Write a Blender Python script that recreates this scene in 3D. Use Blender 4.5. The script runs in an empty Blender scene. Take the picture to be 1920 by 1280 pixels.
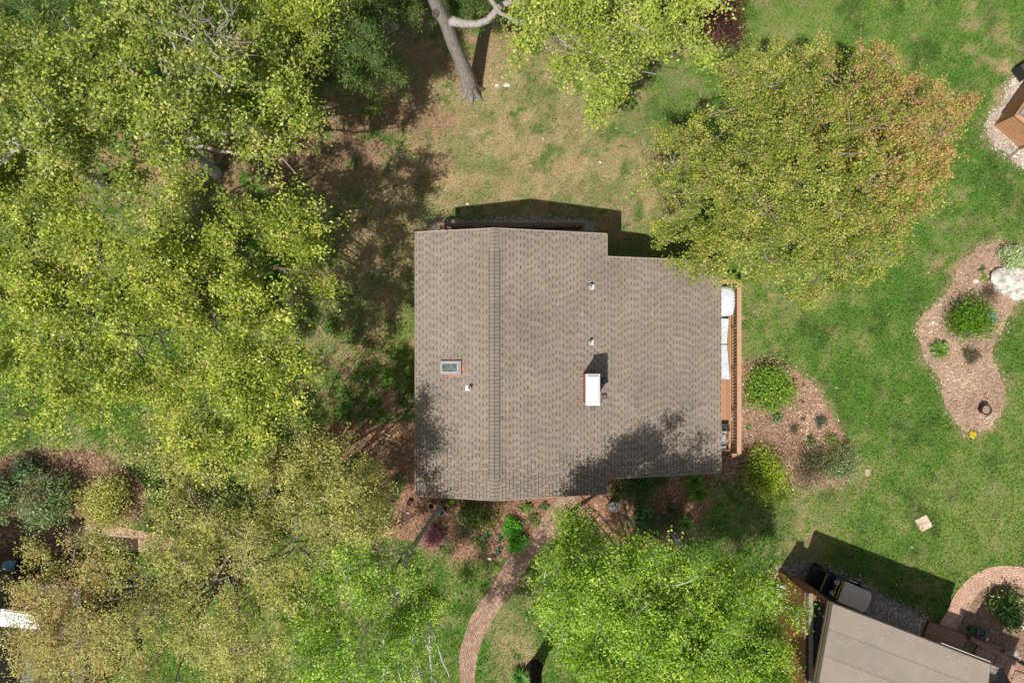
import bpy, math, random
import numpy as np
from math import radians as R
random.seed(7)
sc = bpy.context.scene
C = sc.collection
# ------------------------------------------------------------------ camera, sky, sun, exposure
H = 33.0                      # drone height above the lawn (m)
F = 1280.0                    # focal length in photo pixels (1920 wide)
CX, CY = 960.0, 660.0         # point straight below the drone
cam = bpy.data.objects.new('camera', bpy.data.cameras.new('camera'))
C.objects.link(cam)
cam.location = (0, 0, H)
cam.rotation_euler = (0, 0, 0)
cam.data.sensor_width = 36.0
cam.data.lens = 24.0
cam.data.shift_y = (CY - 640.0) / 1920.0
cam.data.clip_end = 3000
sc.camera = cam
SUN = np.array([-0.304, -0.443, 1.0]); SUN /= np.linalg.norm(SUN)
w = bpy.data.worlds.new("World"); sc.world = w; w.use_nodes = True
nt = w.node_tree
bg = nt.nodes['Background']
sky = nt.nodes.new('ShaderNodeTexSky'); sky.sky_type = 'NISHITA'; sky.sun_disc = False
sky.sun_elevation = math.asin(SUN[2]); sky.sun_rotation = R(214.5)
sky.dust_density = 2.0
hs = nt.nodes.new('ShaderNodeHueSaturation'); hs.inputs['Saturation'].default_value = 0.5      # a thin bright haze greys the blue
nt.links.new(sky.outputs[0], hs.inputs['Color']); nt.links.new(hs.outputs[0], bg.inputs[0]); bg.inputs[1].default_value = 0.085
sl = bpy.data.lights.new('sun', 'SUN'); sl.energy = 4.6; sl.angle = R(0.5); sl.color = (1.0, 0.955, 0.88)
so = bpy.data.objects.new('sun', sl); C.objects.link(so)
so.rotation_euler = (math.acos(SUN[2]), 0, math.atan2(SUN[1], SUN[0]) + math.pi / 2)
so.location = (-20, -30, 60)
vs = sc.view_settings
vs.view_transform = 'Standard'; vs.look = 'None'; vs.gamma = 1.0; vs.exposure = 0.0
sc.render.resolution_x = 1024; sc.render.resolution_y = 682

# ------------------------------------------------------------------ helpers
def W(px, py, z=0.0):
    """photo pixel + height -> place on the site"""
    k = (H - z) / F
    return np.array([(px - CX) * k, (CY - py) * k, z])
def W2(pts, z=0.0):
    return [tuple(W(a, b, z)) for a, b in pts]
def tag(o, label=None, cat=None, group=None, kind=None):
    if label: o['label'] = label
    if cat: o['category'] = cat
    if group: o['group'] = group
    if kind: o['kind'] = kind
    return o
def empty(name, loc, label=None, cat=None, group=None, rz=0.0):
    o = bpy.data.objects.new(name, None); C.objects.link(o)
    o.location = tuple(float(a) for a in loc); o.rotation_euler = (0, 0, rz)
    o.empty_display_size = 0.2
    return tag(o, label, cat, group)
class MB:
    """collects geometry, builds ONE mesh object; coordinates are world unless local is set"""
    def __init__(s): s.v = []; s.n = 0; s.f = []; s.c = []; s.m = []; s.uv = None
    def add(s, v, f, col=(1, 1, 1), mi=0):
        v = np.asarray(v, float).reshape(-1, 3); n = len(v)
        col = np.asarray(col, float)
        if col.ndim == 1: col = np.tile(col, (n, 1))
        s.v.append(v); s.c.append(col)
        f = [f] if isinstance(f, np.ndarray) else f
        if isinstance(f, list) and len(f) and not isinstance(f[0], np.ndarray):
            d = {}
            for q in f: d.setdefault(len(q), []).append(q)
            f = [np.array(q) for q in d.values()]
        for q in f: s.f.append((q + s.n, mi))
        s.n += n
    def box(s, c, d, rz=0, col=(1, 1, 1), mi=0, taper=1.0, rot=None):
        x, y, z = [a / 2 for a in d]; t = taper
        v = np.array([(-x, -y, -z), (x, -y, -z), (x, y, -z), (-x, y, -z), (-x*t, -y*t, z), (x*t, -y*t, z), (x*t, y*t, z), (-x*t, y*t, z)])
        if rot is not None: v = v @ np.array(rot).T
        cs, sn = math.cos(rz), math.sin(rz)
        v = v @ np.array([[cs, -sn, 0], [sn, cs, 0], [0, 0, 1]]).T + np.array(c, float)
        s.add(v, np.array([(3, 2, 1, 0), (4, 5, 6, 7), (0, 1, 5, 4), (1, 2, 6, 5), (2, 3, 7, 6), (3, 0, 4, 7)]), col, mi)
    def bar(s, a, b, wd, th, col=(1, 1, 1), mi=0):
        a = np.array(a, float); b = np.array(b, float); d = b - a; L = np.linalg.norm(d); d /= L
        up = np.array([0, 0, 1.0]) if abs(d[2]) < .95 else np.array([1.0, 0, 0])
        sd = np.cross(up, d); sd /= np.linalg.norm(sd); up = np.cross(d, sd)
        s.box((a + b) / 2, (L, wd, th), 0, col, mi, rot=np.stack([d, sd, up], 1))
    def prism(s, poly, z0, z1, col=(1, 1, 1), mi=0, mtop=None):
        n = len(poly); p = np.array([q[:2] for q in poly], float)
        if np.sum(p[:, 0] * np.roll(p[:, 1], -1) - np.roll(p[:, 0], -1) * p[:, 1]) < 0: p = p[::-1]
        v = np.vstack([np.c_[p, np.full(n, z0)], np.c_[p, np.full(n, z1)]])
        i = np.arange(n); j = (i + 1) % n
        s.add(v, [np.stack([i, j, j + n, i + n], 1), np.arange(n)[::-1][None]], col, mi)
        s.add(v[n:], [np.arange(n)[None]], col, mi if mtop is None else mtop)
    def lathe(s, c, prof, seg=20, col=(1, 1, 1), mi=0, axis=None):
        a = np.linspace(0, 2 * math.pi, seg, endpoint=False); K = len(prof)
        v = np.array([[(r * math.cos(t), r * math.sin(t), z) for t in a] for r, z in prof]).reshape(-1, 3)
        if axis == 'y': v = v[:, [0, 2, 1]] * np.array([1, 1, -1])
        if axis == 'x': v = v[:, [2, 0, 1]]
        v = v + np.array(c, float); f = []
        for k in range(K - 1):
            for i in range(seg):
                j = (i + 1) % seg; f.append((k*seg + i, k*seg + j, (k+1)*seg + j, (k+1)*seg + i))
        s.add(v, np.array(f), col, mi)
    def tubes(s, P, Rr, S=5, col=(1, 1, 1), mi=0):
        """P (M,K,3) centre lines, Rr (M,K) radii"""
        P = np.asarray(P, float); Rr = np.asarray(Rr, float)
        if P.ndim == 2: P = P[None]; Rr = Rr[None]
        Mn, K, _ = P.shape
        T = np.gradient(P, axis=1); T /= np.linalg.norm(T, axis=2, keepdims=True) + 1e-9
        ref = np.where(np.abs(T[:, :1, 2:3]) > .9, np.array([[[1., 0, 0]]]), np.array([[[0, 0, 1.]]]))
        ref = np.broadcast_to(ref, T.shape)
        A = np.cross(T, ref); A /= np.linalg.norm(A, axis=2, keepdims=True) + 1e-9
        B = np.cross(T, A)
        a = np.linspace(0, 2 * math.pi, S, endpoint=False)
        V = P[:, :, None] + Rr[:, :, None, None] * (A[:, :, None] * np.cos(a)[None, None, :, None] + B[:, :, None] * np.sin(a)[None, None, :, None])
        m, k, i = np.meshgrid(np.arange(Mn), np.arange(K - 1), np.arange(S), indexing='ij')
        j = (i + 1) % S; b = m * K * S
        f = np.stack([b + k*S + i, b + k*S + j, b + (k+1)*S + j, b + (k+1)*S + i], -1).reshape(-1, 4)
        s.add(V.reshape(-1, 3), f, col, mi)
        end = (np.arange(Mn)[:, None] * K + K - 1) * S + np.arange(S)[None]
        s.f.append((end + s.n - Mn*K*S, mi))
    def build(s, name, mats, parent=None, smooth=False, origin=None):
        v = np.concatenate(s.v)
        if parent is not None:
            p = parent
            while p.parent is not None: p = p.parent
            cs, sn = math.cos(-p.rotation_euler[2]), math.sin(-p.rotation_euler[2])
            v = (v - np.array(p.location)) @ np.array([[cs, -sn, 0], [sn, cs, 0], [0, 0, 1]]).T
        org = np.zeros(3)
        if parent is None and origin is not None:
            org = np.array(origin, float); v = v - org
        me = bpy.data.meshes.new(name)
        me.vertices.add(len(v)); me.vertices.foreach_set('co', v.astype(np.float32).ravel())
        lp = np.concatenate([f.ravel() for f, _ in s.f]); tot = np.concatenate([np.full(len(f), f.shape[1]) for f, _ in s.f])
        mi = np.concatenate([np.full(len(f), m) for f, m in s.f])
        me.loops.add(len(lp)); me.loops.foreach_set('vertex_index', lp.astype(np.int32))
        me.polygons.add(len(tot))
        me.polygons.foreach_set('loop_start', np.r_[0, np.cumsum(tot)[:-1]].astype(np.int32))
        me.polygons.foreach_set('loop_total', tot.astype(np.int32))
        me.polygons.foreach_set('material_index', mi.astype(np.int32))
        me.polygons.foreach_set('use_smooth', np.full(len(tot), smooth))
        for m in (mats if isinstance(mats, list) else [mats]): me.materials.append(m)
        ca = me.color_attributes.new('col', 'FLOAT_COLOR', 'POINT')
        c = np.concatenate(s.c); c = np.c_[c, np.ones(len(c))]
        ca.data.foreach_set('color', c.astype(np.float32).ravel())
        me.update(calc_edges=True); me.validate()
        if s.uv is not None:
            uv = me.uv_layers.new(name='UVMap'); uv.data.foreach_set('uv', s.uv[lp].astype(np.float32).ravel())
        o = bpy.data.objects.new(name, me); C.objects.link(o)
        if parent is not None: o.parent = parent
        else: o.location = tuple(org)
        return o
# value noise, used for the colour of the lawn and for uneven shapes
_tab = np.random.RandomState(5).rand(8, 256, 256)
def vn(x, y, sc_, k=0):
    x = np.asarray(x) / sc_ + 1000.3 + 17*k; y = np.asarray(y) / sc_ + 1000.7 + 31*k
    xi = np.floor(x).astype(int); yi = np.floor(y).astype(int); fx = x - xi; fy = y - yi
    fx = fx*fx*(3-2*fx); fy = fy*fy*(3-2*fy); t = _tab[k % 8]
    g = lambda a, b: t[a % 256, b % 256]
    return (g(xi, yi)*(1-fx) + g(xi+1, yi)*fx)*(1-fy) + (g(xi, yi+1)*(1-fx) + g(xi+1, yi+1)*fx)*fy
def pip(poly, x, y):
    ins = np.zeros(len(x), bool); n = len(poly)
    for i in range(n):
        x1, y1 = poly[i][:2]; x2, y2 = poly[(i+1) % n][:2]
        if y1 == y2: continue
        c = ((y1 > y) != (y2 > y)) & (x < (x2-x1)*(y-y1)/(y2-y1) + x1)
        ins ^= c
    return ins
def smooth_poly(pts, it=2):
    p = np.array([q[:2] for q in pts], float)
    for _ in range(it):
        q = np.roll(p, -1, 0); p = np.stack([.75*p + .25*q, .25*p + .75*q], 1).reshape(-1, 2)
    return p

# ------------------------------------------------------------------ materials
def mat(name, col=None, rough=.8, spec=.3, attr=False, nscale=0, namt=.3, bump=0, bscale=60, metal=0, stretch=None, transl=0, coat=0):
    m = bpy.data.materials.new(name); m.use_nodes = True; t = m.node_tree; b = t.nodes['Principled BSDF']; L = t.links.new
    b.inputs['Roughness'].default_value = rough; b.inputs['Specular IOR Level'].default_value = spec; b.inputs['Metallic'].default_value = metal
    if coat: b.inputs['Coat Weight'].default_value = coat
    if attr:
        a = t.nodes.new('ShaderNodeAttribute'); a.attribute_name = 'col'; out = a.outputs['Color']
    else:
        r = t.nodes.new('ShaderNodeRGB'); r.outputs[0].default_value = (*col, 1); out = r.outputs[0]
    tc = t.nodes.new('ShaderNodeTexCoord'); mp = t.nodes.new('ShaderNodeMapping'); L(tc.outputs['Object'], mp.inputs[0])
    if stretch: mp.inputs['Scale'].default_value = stretch
    if nscale:
        n = t.nodes.new('ShaderNodeTexNoise'); n.inputs['Scale'].default_value = nscale; n.inputs['Detail'].default_value = 6
        n.inputs['Roughness'].default_value = .65
        L(mp.outputs[0], n.inputs['Vector'])
        mr = t.nodes.new('ShaderNodeMapRange'); mr.inputs[1].default_value = .25; mr.inputs[2].default_value = .75
        mr.inputs[3].default_value = 1 - namt; mr.inputs[4].default_value = 1 + namt; L(n.outputs[0], mr.inputs[0])
        mx = t.nodes.new('ShaderNodeVectorMath'); mx.operation = 'SCALE'; L(out, mx.inputs[0]); L(mr.outputs[0], mx.inputs['Scale']); out = mx.outputs[0]
    L(out, b.inputs['Base Color'])
    if bump:
        n2 = t.nodes.new('ShaderNodeTexNoise'); n2.inputs['Scale'].default_value = bscale; n2.inputs['Detail'].default_value = 5
        L(mp.outputs[0], n2.inputs['Vector'])
        bp = t.nodes.new('ShaderNodeBump'); bp.inputs['Strength'].default_value = 1; bp.inputs['Distance'].default_value = bump
        L(n2.outputs[0], bp.inputs['Height']); L(bp.outputs[0], b.inputs['Normal'])
    if transl:
        tr = t.nodes.new('ShaderNodeBsdfTranslucent'); L(out, tr.inputs[0]); ms = t.nodes.new('ShaderNodeMixShader')
        ms.inputs[0].default_value = transl; L(b.outputs[0], ms.inputs[1]); L(tr.outputs[0], ms.inputs[2])
        L(ms.outputs[0], t.nodes['Material Output'].inputs[0])
    return m
def brickmat(name, c1, c2, mortar, bw, bh, msize=.06, bump=.004, offs=.5):
    m = bpy.data.materials.new(name); m.use_nodes = True; t = m.node_tree; b = t.nodes['Principled BSDF']; L = t.links.new
    tc = t.nodes.new('ShaderNodeTexCoord'); br = t.nodes.new('ShaderNodeTexBrick')
    br.inputs['Color1'].default_value = (*c1, 1); br.inputs['Color2'].default_value = (*c2, 1); br.inputs['Mortar'].default_value = (*mortar, 1)
    br.inputs['Scale'].default_value = 1; br.inputs['Brick Width'].default_value = bw; br.inputs['Row Height'].default_value = bh
    br.inputs['Mortar Size'].default_value = msize * bh; br.inputs['Mortar Smooth'].default_value = .2; br.offset = offs
    L(tc.outputs['UV'], br.inputs['Vector'])
    n = t.nodes.new('ShaderNodeTexNoise'); n.inputs['Scale'].default_value = 3.5; n.inputs['Detail'].default_value = 9; n.inputs['Roughness'].default_value = .75
    L(tc.outputs['Object'], n.inputs['Vector'])
    mr = t.nodes.new('ShaderNodeMapRange'); mr.inputs[1].default_value = .3; mr.inputs[2].default_value = .7; mr.inputs[3].default_value = .68; mr.inputs[4].default_value = 1.3
    L(n.outputs[0], mr.inputs[0]); mx = t.nodes.new('ShaderNodeVectorMath'); mx.operation = 'SCALE'; L(br.outputs[0], mx.inputs[0]); L(mr.outputs[0], mx.inputs['Scale'])
    L(mx.outputs[0], b.inputs['Base Color']); b.inputs['Roughness'].default_value = .9
    bp = t.nodes.new('ShaderNodeBump'); bp.inputs['Distance'].default_value = bump; bp.invert = True; L(br.outputs['Fac'], bp.inputs['Height']); L(bp.outputs[0], b.inputs['Normal'])
    return m
M = {}
M['leaf'] = mat('leaf', attr=True, rough=.42, spec=.35, transl=.38)
M['needle'] = mat('needle', attr=True, rough=.6, spec=.2, transl=.2)
M['bark'] = mat('bark', attr=True, rough=.95, spec=.1, nscale=2.4, namt=.5, bump=.06, bscale=3.2, stretch=(6, 6, .8))
M['grass'] = mat('grass_blade', attr=True, rough=.7, spec=.15, transl=.25)
M['chip'] = mat('bark_chip', attr=True, rough=.95, spec=.1, nscale=9, namt=.3, bump=.02, bscale=45)
M['pebble'] = mat('pebble', attr=True, rough=.9, spec=.2, nscale=18, namt=.25, bump=.02, bscale=50)
M['shingle'] = mat('asphalt_shingle', attr=True, rough=.95, spec=.1, nscale=1.1, namt=.1, bump=.004, bscale=160)
M['plain'] = mat('painted', attr=True, rough=.6, spec=.3, nscale=3, namt=.1)
M['wood'] = mat('cedar_deck', attr=True, rough=.7, spec=.2, nscale=5, namt=.28, bump=.004, bscale=30, stretch=(7, .6, 7))
M['siding'] = mat('brown_siding', attr=True, rough=.85, spec=.15, nscale=4, namt=.2, bump=.004, bscale=30)
M['stone'] = mat('stone', attr=True, rough=.95, spec=.1, nscale=5, namt=.62, bump=.04, bscale=10)
M['fabric'] = mat('fabric', attr=True, rough=.9, spec=.1, nscale=6, namt=.08, bump=.006, bscale=40)
M['metal'] = mat('painted_metal', attr=True, rough=.35, spec=.5, nscale=4, namt=.06)
M['gloss'] = mat('gloss_black', attr=True, rough=.22, spec=.5, coat=.4)
M['rubber'] = mat('rubber', attr=True, rough=.8, spec=.3)
M['glass'] = mat('skylight_glass', (.12, .15, .14), rough=.06, spec=.8, nscale=6, namt=.5, coat=.6)
M['roll'] = mat('rolled_roofing', attr=True, rough=.95, spec=.1, nscale=.9, namt=.11, bump=.004, bscale=120)
M['brick'] = brickmat('brick_paving', (.50,.33,.235), (.31,.185,.13), (.12,.08,.06), .2, .1, .1)
M['paver'] = brickmat('curved_paving', (.58,.38,.275), (.50,.315,.225), (.30,.18,.13), .24, .115, .1)
M['chimbrick'] = brickmat('chimney_brick', (.40, .11, .07), (.30, .09, .06), (.45, .33, .27), .2, .075, .14)

# ------------------------------------------------------------------ site outlines (ground positions)
GP = lambda pts: smooth_poly(W2(pts), 2)
bed_east = GP([(1827,463),(1855,456),(1880,453),(1920,462),(1960,500),(1950,560),(1920,560),(1899,574),(1886,605),(1864,642),(1855,670),(1874,695),(1885,730),(1880,770),(1855,802),(1830,814),(1805,811),(1786,783),(1770,755),(1764,711),(1742,683),(1724,658),(1720,611),(1736,586),(1761,561),(1783,545),(1789,514),(1811,489)])
bed_deck = GP([(1330,690),(1388,682),(1440,668),(1485,690),(1530,722),(1548,762),(1572,800),(1598,845),(1606,890),(1570,915),(1505,910),(1470,905),(1440,925),(1400,900),(1330,905)])
bed_south = GP([(560,812),(640,795),(700,800),(800,790),(1140,850),(1330,850),(1340,930),(1290,1010),(1200,1020),(1120,1000),(1060,990),(985,1035),(900,1052),(830,1042),(780,1015),(700,1000),(680,965),(640,900),(570,870)])
bed_west = GP([(-120,880),(0,862),(60,842),(140,842),(230,865),(285,930),(250,985),(160,990),(155,1060),(-120,1060)])
bed_curve = GP([(1794,1180),(1809,1153),(1823,1129),(1840,1106),(1857,1099),(1883,1096),(1909,1100),(1940,1112),(1990,1160),(1990,1300),(1900,1262),(1800,1210)])
gr_neighbour = GP([(1452,1074),(1492,1050),(1527,1057),(1580,1080),(1638,1103),(1660,1124),(1703,1141),(1740,1162),(1740,1200),(1650,1180),(1560,1140),(1440,1100)])
gr_north = GP([(806,440),(808,420),(820,412),(960,412),(1095,412),(1112,420),(1116,440),(1100,470),(820,470)])
gr_east = GP([(1910,135),(1896,156),(1885,175),(1875,199),(1851,226),(1850,247),(1860,269),(1880,283),(1920,315),(1975,350),(1990,250),(1960,110)])
walk_l = [(1052,905),(1046,930),(1020,964),(989,1008),(952,1048),(922,1098),(889,1145),(872,1186),(861,1230),(863,1270),(868,1310),(880,1360)]
walk_r = [(1095,905),(1086,930),(1066,967),(1036,1004),(1006,1040),(976,1083),(936,1142),(912,1183),(898,1220),(890,1277),(893,1310),(905,1350)]
curve_o = [(1752,1192),(1761,1170),(1777,1141),(1792,1111),(1809,1091),(1830,1074),(1854,1063),(1875,1060),(1897,1060),(1920,1063),(1960,1080)]
curve_i = [(1785,1203),(1794,1180),(1809,1153),(1823,1129),(1840,1106),(1857,1099),(1870,1096),(1883,1095),(1909,1099),(1922,1104),(1945,1120)]
west_l = [(120,985),(165,984),(215,986),(270,995),(330,1004),(390,1015)]
west_r = [(120,1030),(165,1027),(215,1028),(270,1035),(330,1042),(390,1050)]
poly_walk = W2(walk_l + walk_r[::-1]); poly_curve = W2(curve_o + curve_i[::-1]); poly_westw = W2(west_l + west_r[::-1])
house_poly = [(-3.8, -5.7), (9.0, -5.7), (10.5, -4.8), (10.5, 3.3), (9.0, 3.9), (3.4, 4.8), (3.4, 5.9), (-3.5, 5.9), (-3.8, 4.7)]

# ------------------------------------------------------------------ ground: colours of lawn, straw and soil
def gauss(x, y, px, py, sx, sy):
    c = W(px, py); k = H / F
    return np.exp(-(((x - c[0]) / (sx*k))**2 + ((y - c[1]) / (sy*k))**2))
BEDV = np.concatenate([p_[::2] for p_ in (bed_east, bed_deck, bed_south, bed_west, bed_curve, gr_neighbour, gr_east)])
def lawn(x, y):
    dry = 0.0 + 0*x
    for a in [(1010,250,190,150,1.),(930,370,180,80,.8),(1180,360,130,110,.85),(720,330,110,170,.55),(740,480,60,110,.6),(930,110,110,70,.7),(1480,95,140,60,.15),(1250,90,160,100,.5),
              (700,1080,200,90,.5),(960,1200,60,130,.75),(1130,1100,60,50,.5),(1480,985,130,80,.45),(1400,600,60,110,.5),(1870,150,55,110,.6),(350,340,330,110,.7),(1560,560,90,70,.3),
              (1650,800,60,60,.1),(180,860,140,30,.5),(1760,900,100,60,.15),(1810,480,50,90,.4),(1310,620,60,60,.4),(600,530,80,80,.25),(800,130,60,110,.7),(850,240,70,60,.4),(660,560,120,200,.5),(590,690,50,70,.45)]:
        dry = dry + a[4]*gauss(x, y, *a[:4])
    soil = 0*x
    for a in [(640,170,130,110,.75),(560,300,130,60,.65),(830,40,110,70,.5),(330,290,330,80,.8),(1010,60,90,60,.6),(780,300,60,90,.35),(1000,255,60,60,.12),(690,780,80,60,.5),(640,420,60,100,.3),(860,190,60,60,.3),(800,130,50,90,.35),(840,260,60,90,.3),(1100,350,90,30,.25),(700,680,90,170,.4),(900,120,50,50,.3)]:
        soil = soil + a[4]*gauss(x, y, *a[:4])
    n1 = .6*vn(x, y, 1.9, 0)+.4*vn(x+.7*y, y-.4*x, 1.1, 5); n2 = .55*vn(x+.6*y, y, .6, 1)+.45*vn(x, y-.5*x, .37, 6); n3 = .55*vn(x, y, .22, 2)+.45*vn(x+.3*y, y, .11, 3); n4 = vn(x, y, 4.0, 3)
    n2 = .5+(n2-.5)*1.5; n3 = .5+(n3-.5)*1.7
    sm = lambda t: np.clip(t, 0, 1)**2 * (3 - 2*np.clip(t, 0, 1))
    d = sm((dry*.97 + (n1-.5)*.6 + (n2-.5)*1.0 + (n3-.5)*.9 - .08) / .9)
    s_ = sm((soil + (n2-.5)*.7 + (n3-.5)*.5 + (vn(x, y, 1.1, 5)-.5)*.6 - .45) / .4)
    be = np.full(len(x), 9.0)
    for a_ in range(0, len(x), 60000): be[a_:a_+60000] = np.sqrt(((x[a_:a_+60000, None]-BEDV[None, :, 0])**2 + (y[a_:a_+60000, None]-BEDV[None, :, 1])**2).min(1))
    d = np.clip(d + np.clip(1 - be/.55, 0, 1)*(.35+.9*(n2-.3)), 0, 1)
    g1 = np.array([.093, .190, .030]); g2 = np.array([.180, .254, .058]); g3 = np.array([.062, .118, .024])
    t = sm(.5 + (n1-.5)*1.0 + (n4-.5)*.9 + (n2-.5)*.7)[:, None]
    col = g1*(1-t) + g2*t
    t = sm((vn(x, y, .9, 4) + n3*.5 - .80) / .45)[:, None]*.8
    col = col*(1-t) + g3*t
    oo = sm(.24 + (n2-.5)*1.1 + (n3-.5)*.9 + (vn(x, y, .8, 7)-.5)*1.4)[:, None]; st = (np.array([.40, .295, .17])*(1-oo) + np.array([.21, .225, .09])*oo)*(.85 + .35*vn(x, y, .35, 6))[:, None]
    col = col*(1-d[:, None]*.88) + st*d[:, None]*.88
    so_ = np.array([.33, .215, .135])*(.8 + .4*n3)[:, None]
    col = col*(1-s_[:, None]*.85) + so_*s_[:, None]*.85
    # darker green clumps standing in the dry back lawn
    for px, py, r in [(1032,290,22),(1009,243,12),(1029,243,10),(1032,208,14),(1122,248,13),(1004,166,18),(1024,172,14),(1150,243,16),(1240,205,40),(1180,315,16),(1170,245,10),(990,145,14)]:
        t = (np.clip(gauss(x, y, px, py, r*.8, r*.8)*2.2*(n3+n2-.45), 0, .8))[:, None]
        col = col*(1-t) + np.array([.075, .15, .03])*t
    return col, d
far = np.array([70, 90, 120, 200, 400, 900.]); o1 = np.arange(28.5, 60, .8); o2 = np.arange(19.5, 60, .8)
ax = np.r_[-far[::-1], -o1[::-1], np.arange(-28, 28.01, .16), o1, far]
ay = np.r_[-far[::-1], -o2[::-1], np.arange(-19, 19.01, .16), o2, far]
X, Y = np.meshgrid(ax, ay, indexing='ij'); x = X.ravel(); y = Y.ravel()
g = MB(); i, j = np.meshgrid(np.arange(len(ax)-1), np.arange(len(ay)-1), indexing='ij'); n_ = len(ay)
gc = lawn(x, y)[0]; ft = np.clip((np.hypot(x, y)-45)/20, 0, 1)[:, None]; gc = gc*(1-ft) + np.array([.12, .18, .04])*ft
g.add(np.c_[x, y, 0*x], np.stack([i*n_+j, (i+1)*n_+j, (i+1)*n_+j+1, i*n_+j+1], -1).reshape(-1, 4), gc)
M['ground'] = mat('lawn_ground', attr=True, rough=1, spec=.05, nscale=11, namt=.6, bump=.06, bscale=22)
tag(g.build('ground', M['ground']), kind='structure')
rng = np.random.RandomState(11)
def scatter(poly, n, grow=.0):
    p = np.array(poly)[:, :2]; lo = p.min(0) - grow; hi = p.max(0) + grow; q = lo + rng.rand(int(n*2.2), 2)*(hi-lo)
    k_ = pip(poly, q[:, 0], q[:, 1])
    for w__ in (poly_walk, poly_curve, poly_westw): k_ &= ~pip(w__, q[:, 0], q[:, 1])
    return q[k_][:n]
def flakes(q, size, asp, z0, cols, tilt=.5, jit=.0, mb=None, mi=0):
    n = len(q); a = rng.rand(n)*6.283; L_ = size*(.45 + 1.5*rng.rand(n)**2); w_ = L_*asp
    u = np.c_[np.cos(a), np.sin(a), (rng.rand(n)-.5)*tilt]*L_[:, None]/2; v = np.c_[-np.sin(a), np.cos(a), (rng.rand(n)-.5)*tilt*2]*w_[:, None]/2
    c = np.c_[q + rng.randn(n, 2)*jit, z0 + rng.rand(n)*.02]
    V = np.stack([c-u-v, c+u-v*.7, c+u*.9+v, c-u*.8+v], 1); cc = cols[rng.randint(len(cols), size=n)]*((.75 + .5*rng.rand(n))*(.62 + .75*vn(q[:, 0], q[:, 1], .9, 2)))[:, None]
    mb.add(V.reshape(-1, 3), np.arange(4*n).reshape(-1, 4), np.repeat(cc, 4, 0), mi)
def bed(name, poly, base, cols, dens, size, asp, mats, z=.006):
    b = MB(); p = np.array(poly); n = len(p)
    rag = p + rng.randn(n, 2)*.05
    b.add(np.c_[rag, np.full(n, z)], [np.arange(n)[None]] if np.sum(rag[:,0]*np.roll(rag[:,1],-1)-np.roll(rag[:,0],-1)*rag[:,1]) > 0 else [np.arange(n)[::-1][None]], base)
    area = abs(np.sum(p[:, 0]*np.roll(p[:, 1], -1) - np.roll(p[:, 0], -1)*p[:, 1]))/2
    flakes(scatter(p, int(area*dens)), size, asp, z+.012, np.array(cols), jit=.17, mb=b)
    return tag(b.build(name, mats), kind='structure')
red = [(.34,.19,.12),(.25,.135,.085),(.41,.26,.17),(.17,.10,.065),(.46,.34,.24)]
pale = [(.50,.37,.26),(.41,.285,.20),(.62,.48,.36),(.27,.18,.125),(.44,.31,.215)]
bed('mulch_bed', bed_east, (.42,.28,.20), pale, 420, .062, .45, M['chip'])
bed('mulch_bed', bed_deck, (.33,.20,.135), red+pale[2:4], 420, .062, .45, M['chip'], .007)
bed('mulch_bed', bed_south, (.33,.17,.11), red, 420, .062, .45, M['chip'], .006)
bed('mulch_bed', bed_west, (.26,.15,.105), red+[(.25,.2,.12)], 220, .09, .4, M['chip'], .006)
bed('mulch_bed', bed_curve, (.30,.20,.14), [(.30,.21,.15),(.24,.16,.11),(.38,.28,.2)], 300, .07, .4, M['chip'], .006)
gcol = [(.62,.56,.49),(.48,.42,.36),(.74,.68,.60),(.34,.29,.25),(.56,.47,.40)]
bed('gravel_strip', gr_neighbour, (.30,.255,.21), gcol, 900, .045, .8, M['pebble'], .010)
bed('gravel_strip', gr_north, (.38,.35,.33), [(.5,.47,.45),(.36,.34,.34),(.62,.58,.55)], 550, .05, .8, M['pebble'], .010)
bed('gravel_strip', gr_east, (.48,.41,.33), [(.66,.58,.48),(.52,.43,.34),(.8,.74,.65),(.45,.34,.27)], 900, .045, .8, M['pebble'], .010)
# litter: needles and old leaves on the shady back corner
def strip(name, L_, R_, m, label=None, z=.012, sub=8):
    def fine(p):
        p = np.array([q[:2] for q in p], float); out = []
        for k in range(len(p)-1):
            p0, p1, p2, p3 = p[max(k-1, 0)], p[k], p[k+1], p[min(k+2, len(p)-1)]
            for t in np.linspace(0, 1, sub, endpoint=False):
                out.append(.5*((2*p1)+(p2-p0)*t+(2*p0-5*p1+4*p2-p3)*t*t+(3*p1-p0-3*p2+p3)*t**3))
        out.append(p[-1]); return np.array(out)
    a = fine(W2(L_)); b = fine(W2(R_)); n = len(a); mid = (a+b)/2
    s = np.r_[0, np.cumsum(np.linalg.norm(np.diff(mid, axis=0), axis=1))]; wd = np.linalg.norm(a-b, axis=1).mean()
    wob = lambda p: p + rng.randn(n, 2)*.012
    a = wob(a); b = wob(b)
    mb = MB(); nn = 7; rows = [a*(1-t)+b*t for t in np.linspace(0, 1, nn)]
    zz = [z-.02 if k in (0, nn-1) else z for k in range(nn)]
    zz = [z]*nn
    v = np.concatenate([np.c_[r, np.full(n, q)] for r, q in zip(rows, zz)])
    k, i = np.meshgrid(np.arange(nn-1), np.arange(n-1), indexing='ij')
    f = np.stack([k*n+i, (k+1)*n+i, (k+1)*n+i+1, k*n+i+1], -1).reshape(-1, 4)
    mb.add(v, f); mb.uv = np.concatenate([np.c_[s, np.full(n, t*wd)] for t in np.linspace(0, 1, nn)])
    return tag(mb.build(name, m), kind='structure')
strip('brick_path', walk_l, walk_r, M['brick'], z=.05)
strip('paved_path', curve_o, curve_i, M['paver'], z=.016)
strip('paved_path', west_l, west_r, M['paver'], z=.014)
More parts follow.
